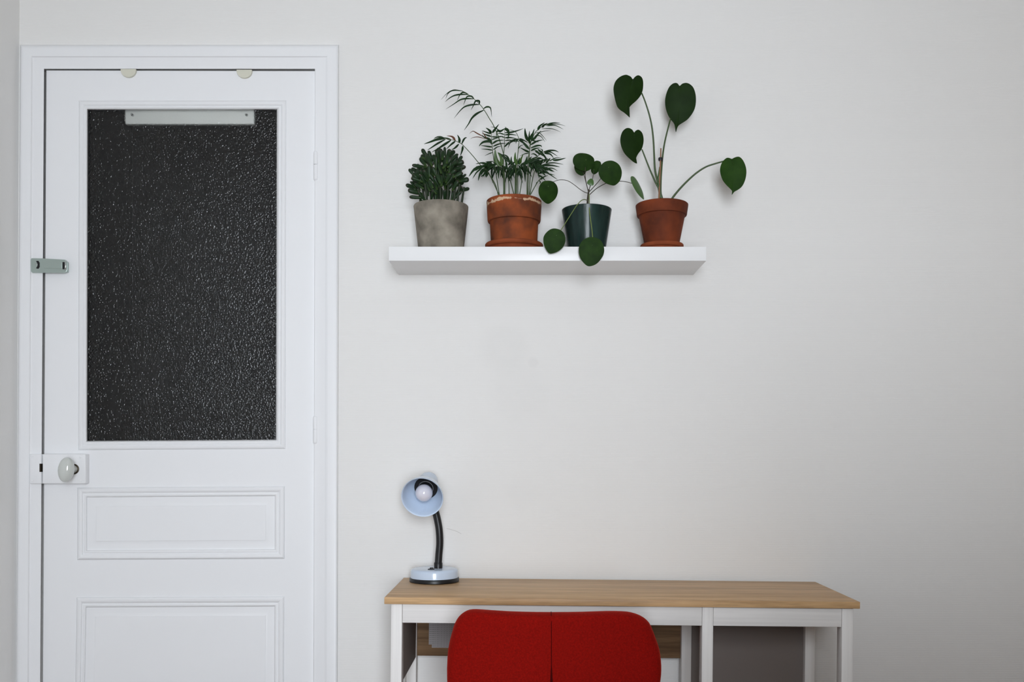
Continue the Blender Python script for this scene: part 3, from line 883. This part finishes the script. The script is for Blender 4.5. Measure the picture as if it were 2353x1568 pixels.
for k in range(64):          # the leaves inside the bush
    t = random.uniform(0, 1); u = random.uniform(-1, 1)
    py = 1250 - 820 * t; hw_ = 470 * math.sin(math.pi * (0.30 + 0.55 * t))
    px = 850 + u * hw_ * 0.82
    ya = PY + random.uniform(-0.045, 0.045)
    (ax_, ay_), = cj([(px, py)])
    an = u * 0.9 + random.uniform(-0.5, 0.5)
    Ln = random.uniform(20, 32)
    paddle(P(ax_, ay_, ya), P(ax_ + math.sin(an) * Ln, ay_ - math.cos(an) * Ln, ya + random.uniform(-0.015, 0.015)), random.uniform(9, 12) * mpp(PY), jade)
for k in range(13):          # thick stems standing in the soil
    u = -1 + 2 * k / 12
    xs = x + u * 0.055; ys = PY + random.uniform(-0.03, 0.03)
    tube('stem', [(xs, ys, ZS + 0.118), (xs + u * 0.004, ys, ZS + 0.15), (xs + u * 0.012, ys - 0.004, ZS + 0.20)], 0.0042, M_STEMJ, jade, 0.003, 8, n=2)

# --- 2: parlour palm in weathered terracotta
x = pot_center(1181.3)
sau = lathe('saucer', [(0.066, 0), (0.070, 0.001), (0.0735, 0.014), (0.083, 0.0165), (0.0855, 0.020), (0.0855, 0.025), (0.0835, 0.0275), (0.0805, 0.0272), (0.077, 0.016), (0.070, 0.009), (0.002, 0.0085)],
            (x, PY, ZS), M_SAUCER, None, 64)
tag(sau, 'wide terracotta saucer under the weathered terracotta palm pot', 'saucer')
zb = ZS + 0.0092
palm = empty('potted_palm', (x, PY, zb), 'feathery palm with arching fronds in weathered terracotta pot with pale lime stains', 'potted plant')
lathe('pot', [(0.060, 0), (0.0655, 0.001), (0.0675, 0.004), (0.0713, 0.082), (0.0768, 0.0835), (0.0782, 0.088), (0.0785, 0.094), (0.0812, 0.140), (0.0808, 0.1445), (0.0785, 0.1462), (0.0745, 0.1455), (0.072, 0.13), (0.071, 0.12)],
      (x, PY, zb), M_TERRA_OLD, palm, 64, cap1=False, angle=28)
lathe('soil', [(0.0712, 0.118), (0.0712, 0.131), (0.05, 0.134), (0.002, 0.135)], (x, PY, zb), M_SOIL, palm, 32)


def blade(pts, width, parent, m, ya, yb, name='leaflet'):
    """pts in photo pixels; y runs ya -> yb along the blade"""
    q = spline([Vector((a, b, 0)) for a, b in pts], 4)
    n = len(q)
    vs, fs = [], []
    for i, p in enumerate(q):
        t = i / (n - 1)
        y = ya + (yb - ya) * t
        c = P(p.x, p.y, y)
        d = q[min(i + 1, n - 1)] - q[max(i - 1, 0)]
        ln = max(1e-6, math.hypot(d.x, d.y))
        nx, nz = -d.y / ln, -d.x / ln          # perpendicular in the picture plane (z is up)
        hw = 0.5 * width * mpp(y) * max(0.04, min(1.0, (0.25 + 2.6 * t)) * (1 - t) ** 0.72 * 1.15)
        pv = Vector((nx, 0, nz)) * hw
        f = Vector((0, hw * 0.5, 0))
        vs += [c + pv + f, c, c - pv + f]
    for i in range(n - 1):
        for k in (0, 1):
            fs.append((i * 3 + k, i * 3 + k + 1, i * 3 + k + 4, i * 3 + k + 3))
    return mesh(name, vs, fs, m, parent, True, None)


c2 = crop(8.252, 1060, 270); c3 = crop(10.45, 1000, 190); cc = crop(4.48, 860, 120)


def frond(cr, sc, rachis, leaflets, y_tip, r=0.0011, base=None, mate=None):
    """rachis runs soil -> tip"""
    pts = cr(rachis)
    if base: pts = c2([base]) + pts
    n = len(pts)
    ys = [PY + (y_tip - PY) * (i / (n - 1)) ** 1.3 for i in range(n)]
    P3 = [P(a, b, yy) for (a, b), yy in zip(pts, ys)]
    fr = tube('frond', P3, r * 1.35, M_STEMG, palm, r * 0.55, 7, 4)
    for lf in leaflets:
        m = M_PALM
        if len(lf) == 3: m = lf[2]
        lp = cr(lf[0])
        # start depth from the nearest rachis point
        j = min(range(n), key=lambda i: (pts[i][0] - lp[0][0]) ** 2 + (pts[i][1] - lp[0][1]) ** 2)
        ya = ys[j]
        yb = max(-0.19, min(-0.022, ya + random.uniform(-0.03, 0.02)))
        blade(lp, lf[1] / sc * 1.12, fr, m, ya, yb)
    return fr


B_ = M_PALM_B
frond(c3, 10.45, [(1600, 1560), (1430, 1090), (1300, 860), (1170, 650), (1070, 520), (930, 390), (800, 290), (680, 215), (560, 183)],
      [([(1165, 660), (1000, 740), (880, 850), (800, 990), (690, 1150)], 55), ([(1155, 630), (1230, 580), (1310, 590), (1340, 660), (1360, 830)], 42),
       ([(1065, 525), (900, 525), (720, 570), (600, 670), (450, 860)], 45), ([(1060, 520), (1055, 440), (970, 440), (920, 540), (860, 660)], 50),
       ([(930, 390), (740, 380), (600, 410), (450, 510), (250, 640)], 42), ([(930, 385), (870, 325), (770, 330), (720, 420), (680, 550)], 42),
       ([(800, 285), (600, 280), (450, 310), (330, 380), (235, 465)], 42), ([(795, 280), (690, 230), (620, 255), (570, 330), (530, 430)], 40),
       ([(660, 200), (480, 178), (380, 200), (300, 270), (250, 390)], 36), ([(640, 195), (420, 185), (280, 260), (135, 415)], 24)], -0.085, base=(1000, 1470))
frond(cc, 4.48, [(1180, 1250), (1100, 1170), (1000, 1050), (905, 950), (870, 930), (830, 910), (790, 900), (730, 885)],
      [([(725, 890), (650, 895), (570, 925), (512, 945)], 28), ([(735, 895), (650, 940), (590, 980), (545, 1010)], 21), ([(790, 905), (720, 950), (660, 990), (590, 1030)], 26),
       ([(835, 915), (790, 950), (740, 1000)], 22), ([(870, 945), (830, 985), (795, 1005)], 22), ([(725, 885), (680, 872), (640, 875), (612, 893)], 20), ([(790, 900), (740, 885), (700, 880)], 20),
       ([(835, 915), (815, 880), (790, 865), (745, 860)], 24, B_), ([(875, 935), (875, 890), (855, 850)], 28), ([(900, 945), (920, 900), (940, 880), (955, 883)], 20), ([(912, 965), (905, 1010), (885, 1070)], 24)],
      -0.160, base=(715, 1470))
frond(c2, 8.252, [(640, 950), (605, 720), (590, 600), (580, 480), (575, 380), (570, 300)],
      [([(570, 300), (530, 240), (465, 195)], 52), ([(585, 290), (640, 220), (715, 125)], 48), ([(565, 310), (480, 280), (390, 250)], 32), ([(570, 360), (480, 330), (390, 300)], 34), ([(575, 365), (680, 370), (770, 365)], 30),
       ([(575, 440), (510, 400), (430, 370), (390, 330)], 46), ([(580, 420), (650, 395), (720, 385)], 24), ([(580, 510), (540, 450), (430, 460), (370, 500), (335, 550)], 54), ([(585, 500), (680, 440), (820, 430)], 38),
       ([(590, 560), (480, 545), (360, 530)], 32), ([(600, 550), (720, 500), (860, 490)], 30), ([(590, 620), (500, 605), (370, 595)], 27), ([(605, 615), (680, 560), (770, 540)], 24), ([(600, 660), (520, 690), (440, 730)], 18),
       ([(460, 410), (330, 370), (220, 380), (170, 415)], 16, B_), ([(430, 370), (300, 300), (220, 260), (150, 310)], 24, B_), ([(490, 400), (430, 320), (390, 260)], 20, B_)], -0.105, base=(720, 1470))
frond(c2, 8.252, [(800, 1100), (800, 900), (805, 700), (815, 560), (820, 420), (825, 300), (820, 220)],
      [([(815, 215), (870, 230), (900, 300), (880, 420)], 62), ([(815, 215), (740, 260), (690, 250), (670, 300), (670, 390)], 42), ([(825, 290), (960, 275), (1060, 250), (1180, 210)], 36), ([(825, 330), (940, 320), (1060, 340)], 32),
       ([(825, 385), (930, 380), (1040, 400)], 32), ([(820, 325), (740, 300), (680, 310)], 26), ([(820, 560), (880, 490), (980, 410)], 32), ([(825, 440), (930, 430), (1030, 470)], 24), ([(815, 215), (730, 250), (640, 190), (550, 180)], 26),
       ([(820, 380), (760, 360), (690, 360)], 24), ([(815, 215), (850, 190), (820, 180)], 14)], -0.120, base=(805, 1470))
frond(c2, 8.252, [(1065, 1000), (1065, 800), (1080, 600), (1095, 450), (1080, 370), (1040, 290), (980, 250), (900, 235)],
      [([(1085, 410), (1000, 420), (920, 490), (885, 590)], 32), ([(1085, 420), (1050, 430), (1035, 500)], 30), ([(1095, 420), (1170, 470), (1230, 560)], 48), ([(1100, 400), (1180, 430), (1270, 480)], 36), ([(1090, 450), (980, 450), (830, 550)], 28),
       ([(1080, 600), (1120, 540), (1200, 510)], 20)], -0.095, base=(1075, 1470))
frond(c2, 8.252, [(1250, 1100), (1265, 800), (1290, 650), (1300, 520), (1310, 420)],
      [([(1300, 500), (1285, 400), (1295, 250)], 48), ([(1270, 450), (1220, 330), (1205, 200)], 64), ([(1335, 450), (1350, 330), (1385, 215)], 52), ([(1360, 430), (1430, 340), (1515, 250)], 48), ([(1310, 520), (1430, 450), (1555, 425)], 38),
       ([(1315, 580), (1430, 535), (1510, 535), (1520, 570)], 38), ([(1320, 630), (1400, 590), (1500, 575)], 38), ([(1290, 660), (1210, 620), (1110, 570)], 42), ([(1290, 600), (1200, 500), (1110, 400)], 52), ([(1290, 680), (1200, 690), (1100, 740)], 20),
       ([(1340, 430), (1410, 450), (1470, 470)], 26), ([(1310, 420), (1320, 350), (1340, 300)], 40)], -0.125, base=(1245, 1470))
frond(c2, 8.252, [(1280, 900), (1310, 500), (1400, 290), (1450, 240), (1520, 180), (1600, 145), (1680, 120)],
      [([(1450, 240), (1490, 160), (1585, 95)], 48), ([(1530, 190), (1570, 140), (1640, 108)], 48), ([(1600, 150), (1680, 115), (1780, 98), (1880, 106)], 32), ([(1610, 150), (1750, 125), (1860, 130), (1980, 165)], 18), ([(1620, 160), (1780, 150), (1940, 228)], 22),
       ([(1520, 215), (1680, 210), (1790, 235), (1890, 282)], 16), ([(1450, 290), (1580, 258), (1700, 245)], 14), ([(1400, 350), (1500, 350), (1590, 470)], 20), ([(1400, 300), (1480, 290), (1560, 370), (1620, 445)], 16)], -0.080, base=(1262, 1470))
frond(c2, 8.252, [(1320, 1000), (1400, 800), (1480, 710), (1560, 655), (1620, 640)],
      [([(1560, 650), (1680, 625), (1780, 628), (1850, 662)], 38), ([(1560, 660), (1690, 655), (1830, 740)], 30), ([(1570, 680), (1680, 690), (1755, 775)], 38), ([(1450, 600), (1540, 680), (1630, 790)], 42), ([(1400, 640), (1500, 690), (1600, 760)], 38),
       ([(1480, 710), (1440, 640), (1380, 620)], 34), ([(1450, 740), (1380, 690), (1320, 700)], 30), ([(1500, 690), (1540, 620), (1480, 590)], 26), ([(1430, 770), (1500, 770), (1560, 810)], 32)], -0.150, base=(1285, 1470))
frond(c2, 8.252, [(1380, 1050), (1480, 900), (1600, 830), (1680, 810), (1740, 800)],
      [([(1735, 810), (1850, 800), (1985, 768)], 44), ([(1610, 870), (1760, 860), (1940, 892)], 27), ([(1540, 915), (1720, 908), (1872, 942)], 38), ([(1500, 985), (1680, 960), (1760, 975), (1830, 1018)], 26), ([(1600, 870), (1660, 800), (1690, 770)], 38),
       ([(1670, 830), (1780, 770), (1900, 765)], 22), ([(1620, 830), (1590, 760), (1560, 740)], 26), ([(1560, 860), (1600, 800), (1650, 780)], 30), ([(1500, 890), (1560, 950), (1640, 940)], 26), ([(1500, 900), (1530, 840), (1580, 790)], 34)], -0.165, base=(1300, 1470))
frond(c2, 8.252, [(1420, 1270), (1500, 1160), (1580, 1120), (1640, 1100)],
      [([(1470, 1065), (1540, 1035), (1640, 1055), (1830, 1185)], 48), ([(1450, 1090), (1530, 1130), (1600, 1205)], 36), ([(1500, 1180), (1560, 1130), (1640, 1100)], 32), ([(1640, 1060), (1710, 1080), (1780, 1095)], 20), ([(1440, 1250), (1430, 1230), (1410, 1290)], 18),
       ([(1480, 1190), (1500, 1240), (1470, 1260)], 22)], -0.150, base=(1310, 1470))
frond(c2, 8.252, [(650, 1280), (560, 1120), (480, 1000), (400, 940)],
      [([(410, 925), (250, 980), (140, 1125)], 64), ([(400, 950), (290, 1040), (212, 1165)], 34), ([(410, 970), (350, 1080), (320, 1205)], 48), ([(480, 1000), (430, 1080), (365, 1125)], 44), ([(430, 930), (510, 850), (620, 830)], 44), ([(480, 960), (560, 900), (660, 880)], 44),
       ([(520, 1040), (480, 1110), (470, 1140)], 34), ([(420, 940), (370, 925), (325, 935)], 40)], -0.165, base=(700, 1470))
frond(c2, 8.252, [(820, 1150), (760, 1000), (740, 920), (700, 850), (660, 700)],
      [([(740, 920), (660, 800), (640, 600)], 95, M_PALM_Y), ([(760, 920), (760, 780), (690, 660)], 70, M_PALM_Y), ([(930, 860), (800, 740), (690, 660)], 60), ([(920, 830), (860, 730), (770, 700)], 38), ([(740, 900), (660, 860), (590, 850)], 40)], -0.170, base=(825, 1470))
frond(c2, 8.252, [(1030, 1300), (1030, 1100), (1040, 900)],
      [([(970, 900), (945, 830), (950, 735)], 52), ([(1050, 900), (1020, 780), (1025, 655)], 62, M_PALM_Y), ([(1100, 900), (1090, 830), (1105, 760)], 52), ([(1120, 880), (1130, 790), (1175, 700)], 48, M_PALM_Y), ([(1190, 900), (1230, 820), (1250, 730)], 56),
       ([(1220, 880), (1330, 800), (1440, 740)], 56), ([(1300, 860), (1400, 800), (1550, 780)], 48)], -0.160, 0.0026, base=(1030, 1470))
# the thicket of short leaflets above the rim
thick = frond(c2, 8.252, [(900, 1250), (880, 1120), (860, 1000)], [], -0.12, base=(905, 1470))
thick2 = frond(c2, 8.252, [(1140, 1250), (1150, 1120), (1170, 1000)], [], -0.13, base=(1105, 1470))
FAN = [(520, 930, -1.0), (620, 900, -0.6), (760, 930, -0.2), (880, 950, 0.2), (980, 930, -0.3), (1080, 940, 0.1), (1200, 900, 0.3), (1320, 850, 0.7), (1400, 880, 1.0), (1460, 950, 1.1)]
for k in range(110):
    bx, by, dirn = FAN[k % len(FAN)]
    bx += random.uniform(-50, 50); by += random.uniform(-50, 60)
    an = dirn + random.gauss(0, 0.55)
    Ln = random.uniform(130, 300)
    dn = 1 if random.random() < 0.74 else -0.6
    ex_, ey_ = bx + math.sin(an) * Ln, min(by + dn * math.cos(an) * Ln, 1290)
    mx_, my_ = (bx + ex_) / 2 + random.uniform(-15, 15), (by + ey_) / 2 - Ln * 0.10
    ya = PY + random.uniform(-0.055, 0.04)
    blade(c2([(bx, by), (mx_, my_), (ex_, ey_)]), random.uniform(34, 56) / 8.252, thick if bx < 970 else thick2, M_PALM, ya, max(-0.19, min(-0.03, ya + random.uniform(-0.03, 0.03))))
for bx in (805, 1030):
    (ax_, ay_), (bx_, by_) = c2([(bx, 1475), (bx, 930)])
    tube('stem', [P(ax_, ay_, PY - 0.01), P(ax_ + 1, (ay_ + by_) / 2, PY - 0.012), P(bx_, by_, PY - 0.012)], 0.0023 if bx < 1000 else 0.0036, M_STEMG, palm, 0.002, 8, 2)

# --- 3: pilea in teal glazed pot
x = pot_center(1348.2)
pil = empty('potted_pilea', (x, PY, ZS), 'round-leaved plant on slim stalks in dark teal glazed pot', 'potted plant')
lathe('pot', [(0.050, 0), (0.0535, 0.001), (0.0548, 0.005), (0.0733, 0.1262), (0.0735, 0.1280), (0.0722, 0.1292), (0.0702, 0.1288), (0.0675, 0.11), (0.0665, 0.104)], (x, PY, ZS), M_TEAL, pil, 64, cap1=False)
lathe('soil', [(0.0668, 0.100), (0.0672, 0.110), (0.04, 0.113), (0.002, 0.114)], (x, PY, ZS), M_SOIL, pil, 32)
c5 = crop(5.227, 1230, 340)
PL = [
    ('l1', [(150, 393), (100, 400), (65, 430), (42, 480), (38, 530), (50, 580), (85, 630), (145, 672), (200, 650), (245, 605), (268, 550), (272, 500), (258, 450), (225, 412), (190, 397)], -0.165, (155, 462), M_PILEA, 0.1, -0.5),
    ('l2b', [(468, 220), (475, 265), (500, 305), (550, 333), (585, 325), (610, 290), (620, 240), (600, 190), (530, 180), (480, 190)], -0.105, (560, 250), M_PILEA, 0, -0.3),
    ('l2', [(540, 62), (620, 70), (675, 95), (705, 130), (710, 175), (700, 220), (665, 258), (610, 280), (550, 270), (500, 245), (465, 205), (450, 160), (460, 110), (490, 78)], -0.125, (608, 145), M_PILEA, 0.2, -0.3),
    ('l3', [(745, 153), (780, 165), (792, 195), (785, 235), (765, 275), (735, 305), (705, 318), (680, 300), (668, 270), (675, 230), (690, 190), (715, 160)], -0.110, (703, 262), M_PILEA, -0.4, -0.3),
    ('l4', [(900, 152), (840, 165), (795, 200), (765, 245), (758, 290), (770, 340), (800, 385), (850, 425), (910, 447), (955, 450), (1005, 410), (1030, 360), (1040, 300), (1030, 245), (1000, 195), (950, 162)], -0.150, (880, 235), M_PILEA, 0.1, -0.35),
    ('l5', [(665, 368), (690, 378), (702, 410), (698, 445), (675, 453), (645, 445), (622, 425), (630, 395)], -0.135, (665, 410), M_PILEA_U, 0, 0.2),
    ('l6', [(1160, 340), (1145, 355), (1150, 400), (1175, 460), (1215, 530), (1260, 585), (1300, 620), (1305, 600), (1290, 530), (1260, 460), (1225, 395), (1190, 350)], -0.120, (1200, 440), M_PILEA_U, 1.2, 0.6),
    ('l7', [(235, 968), (180, 980), (130, 1020), (100, 1070), (97, 1130), (115, 1195), (160, 1262), (210, 1267), (280, 1240), (335, 1190), (360, 1130), (362, 1080), (340, 1020), (300, 985)], -0.232, (254, 1055), M_PILEA, 0.0, -0.15),
    ('l8', [(660, 1072), (600, 1090), (550, 1135), (525, 1190), (522, 1250), (535, 1310), (570, 1370), (625, 1418), (680, 1418), (740, 1390), (790, 1335), (820, 1280), (828, 1220), (815, 1160), (780, 1105), (720, 1077)], -0.238, (685, 1172), M_PILEA, 0.0, -0.12)]
for nm, ol, y0, dot, m, kx, kz in PL:
    lf = leaf('leaf', c5(ol), y0, m, pil, 0.0025, kx, kz)
    if m is M_PILEA:
        (dx_, dy_), = c5([dot])
        cxm = sum(p[0] for p in c5(ol)) / len(ol); cym = sum(p[1] for p in c5(ol)) / len(ol)
        q0 = P(cxm, cym, y0); q = P(dx_, dy_, y0)
        yy = y0 + kx * (q.x - q0.x) + kz * (q.z - q0.z) - 0.0032
        lathe('leaf_dot', [(0.0013, 0), (0.0011, 0.0012), (0.0004, 0.0018)], P(dx_, dy_, yy + 0.001), M_PILEA_U, lf, 10, rx)
PT = [([(640, 545), (600, 535), (540, 500), (470, 445), (400, 400), (340, 385), (280, 387), (215, 410), (165, 455)], PY, -0.163, 6),
      ([(635, 520), (615, 430), (600, 350), (600, 285), (606, 160)], PY, -0.121, 7), ([(632, 510), (605, 400), (585, 325), (565, 260)], PY, -0.102, 6),
      ([(645, 505), (680, 400), (697, 320), (703, 266)], PY, -0.106, 6), ([(650, 525), (720, 450), (780, 378), (875, 245)], PY, -0.146, 7),
      ([(655, 560), (740, 485), (850, 425), (930, 400), (1005, 400), (1080, 405), (1165, 427)], PY, -0.119, 7), ([(645, 505), (655, 470), (662, 430)], PY, -0.133, 6),
      ([(625, 630), (590, 620), (550, 635), (500, 690), (440, 780), (370, 890), (310, 985), (256, 1053)], PY - 0.01, -0.230, 8),
      ([(648, 560), (648, 650), (650, 750), (665, 870), (680, 980), (688, 1075), (686, 1168)], PY - 0.02, -0.236, 9)]
for pts, ya, yb, wd in PT:
    pp = c5(pts); n = len(pp)
    hang = yb < -0.2
    tube('petiole', [P(a, b, ya + (yb - ya) * ((i / (n - 1)) ** (0.55 if hang else 1.0))) for i, (a, b) in enumerate(pp)], wd / 5.227 * mpp(PY) * 0.68, M_STEMP if hang else M_STEMD, pil, wd / 5.227 * mpp(PY) * 0.55, 8, 4)
tube('stem', [P(*c5([(630, 740)])[0], PY), P(*c5([(628, 650)])[0], PY), P(*c5([(636, 560)])[0], PY), P(*c5([(645, 500)])[0], PY)], 0.0032, M_STEMD, pil, 0.0024, 10, 3)

# --- 4: heart-leaved plant in terracotta pot
x = pot_center(1520.8)
sau = lathe('saucer', [(0.047, 0), (0.051, 0.001), (0.0535, 0.013), (0.0610, 0.0155), (0.0635, 0.019), (0.0635, 0.0235), (0.0618, 0.0258), (0.059, 0.0255), (0.056, 0.015), (0.050, 0.0085), (0.002, 0.008)],
            (x, PY, ZS), M_SAUCER, None, 56)
tag(sau, 'small terracotta saucer under the pot of the heart-leaved plant', 'saucer')
zb = ZS + 0.0088
hl = empty('potted_heartleaf', (x, PY, zb), 'tall plant with four large heart-shaped leaves in plain terracotta pot', 'potted plant')
lathe('pot', [(0.044, 0), (0.0465, 0.001), (0.048, 0.004), (0.0672, 0.1010), (0.0722, 0.1020), (0.0735, 0.1055), (0.0738, 0.109), (0.0768, 0.1300), (0.0768, 0.1335), (0.0750, 0.1352), (0.0715, 0.1345), (0.069, 0.12), (0.068, 0.112)],
      (x, PY, zb), M_TERRA, hl, 64, cap1=False, angle=28)
lathe('soil', [(0.0685, 0.108), (0.0688, 0.118), (0.04, 0.121), (0.002, 0.122)], (x, PY, zb), M_SOIL, hl, 32)
c1 = crop(3.92, 1250, 80)
HL = [([(800, 400), (785, 380), (765, 368), (735, 360), (690, 375), (650, 410), (630, 455), (626, 500), (635, 560), (650, 620), (665, 655), (690, 680), (720, 700), (750, 725), (773, 745), (757, 710), (755, 685), (765, 660), (790, 630), (830, 595),
        (865, 555), (885, 515), (893, 470), (893, 420), (882, 385), (860, 367), (840, 366), (818, 380)], -0.175, 0.25, -0.25, [(880, 525), (910, 600), (945, 710), (970, 820), (985, 950), (992, 1080), (998, 1200), (1015, 1290), (1050, 1420), (1060, 1530)], [(800, 410), (770, 480), (748, 580), (745, 680), (760, 730)]),
      ([(1222, 460), (1205, 440), (1185, 433), (1155, 443), (1125, 475), (1102, 530), (1091, 590), (1095, 650), (1110, 705), (1135, 755), (1165, 790), (1178, 820), (1188, 878), (1200, 840), (1215, 815), (1250, 792), (1290, 765), (1325, 725), (1352, 680),
        (1366, 630), (1369, 570), (1362, 520), (1345, 475), (1315, 445), (1280, 433), (1245, 441)], -0.105, -0.1, -0.2, [(1140, 755), (1110, 870), (1085, 980), (1070, 1080), (1060, 1180), (1052, 1300), (1050, 1420), (1060, 1530)], [(1222, 470), (1220, 560), (1212, 680), (1198, 790), (1189, 860)]),
      ([(812, 880), (795, 855), (765, 840), (735, 845), (705, 875), (688, 930), (690, 980), (705, 1030), (730, 1075), (770, 1115), (805, 1145), (838, 1160), (830, 1130), (832, 1105), (850, 1070), (880, 1030), (895, 980), (897, 930), (885, 885), (862, 860),
        (842, 856), (822, 868)], -0.140, 0.3, -0.2, [(882, 1032), (920, 1130), (960, 1230), (1000, 1320), (1040, 1400), (1065, 1480), (1072, 1530)], [(812, 890), (802, 960), (805, 1050), (820, 1120)]),
      ([(1692, 1118), (1670, 1110), (1645, 1110), (1615, 1135), (1595, 1170), (1586, 1215), (1592, 1260), (1610, 1310), (1640, 1350), (1675, 1385), (1695, 1410), (1692, 1443), (1715, 1415), (1750, 1395), (1785, 1365), (1810, 1315), (1822, 1260), (1822, 1210),
        (1808, 1160), (1785, 1120), (1760, 1100), (1735, 1100), (1712, 1108)], -0.165, -0.2, -0.15, [(1640, 1135), (1610, 1142), (1540, 1162), (1460, 1190), (1380, 1240), (1310, 1300), (1240, 1370), (1180, 1440), (1145, 1490), (1125, 1530)], [(1692, 1126), (1705, 1200), (1708, 1300), (1700, 1400)])]
for ol, y0, kx, kz, pet, rib in HL:
    lf = leaf('leaf', c1(ol), y0, M_HEART_Y if ol[0][0] > 1600 else M_HEART, hl, 0.004, kx, kz, n=3)
    pp = c1(pet); n = len(pp)
    tube('petiole', [P(a, b, (y0 + 0.004) + (PY - y0 - 0.004) * min(1, (i / (n - 1)) ** 0.8)) for i, (a, b) in enumerate(pp)], 0.0020, M_STEMG, hl, 0.0034, 9, 4)
    ocx = sum(q.x for q in spline([Vector((a, b, 0)) for a, b in c1(ol)], 3, True)) / (3 * len(ol))
    ocy = sum(q.y for q in spline([Vector((a, b, 0)) for a, b in c1(ol)], 3, True)) / (3 * len(ol))
    c0 = P(ocx, ocy, y0)
    rp_ = []
    for i, (a, b) in enumerate(c1(rib)):
        q = P(a, b, y0); yy = y0 + kx * (q.x - c0.x) + kz * (q.z - c0.z) - 0.0034 * (1 - abs(i / (len(rib) - 1) - 0.45) * 1.7)
        rp_.append(P(a, b, yy))
    tube('midrib', rp_, 0.0007, M_RIB, lf, 0.0003, 6, 3)
tube('stake', [P(*c1([(1053, 1023)])[0], PY - 0.008), P(*c1([(1049, 1150)])[0], PY - 0.008), P(*c1([(1042, 1300)])[0], PY - 0.008), P(*c1([(1034, 1530)])[0], PY - 0.008)], 0.0019, M_STAKE, hl, 0.0026, 8, 2)
tb = P(*c1([(1051, 1122)])[0], PY - 0.006)
lathe('plant_tie', [(0.0066, -0.0042), (0.0074, 0.0), (0.0066, 0.0042)], tb, M_BLACK, hl, 16)
tube('sheath', [P(*c1([(1052, 1470)])[0], PY - 0.002), P(*c1([(1034, 1390)])[0], PY - 0.004), P(*c1([(1026, 1310)])[0], PY - 0.004), P(*c1([(1034, 1240)])[0], PY - 0.004), P(*c1([(1040, 1190)])[0], PY - 0.004)], 0.0040, M_PILEA_U, hl, 0.0008, 8, 3)
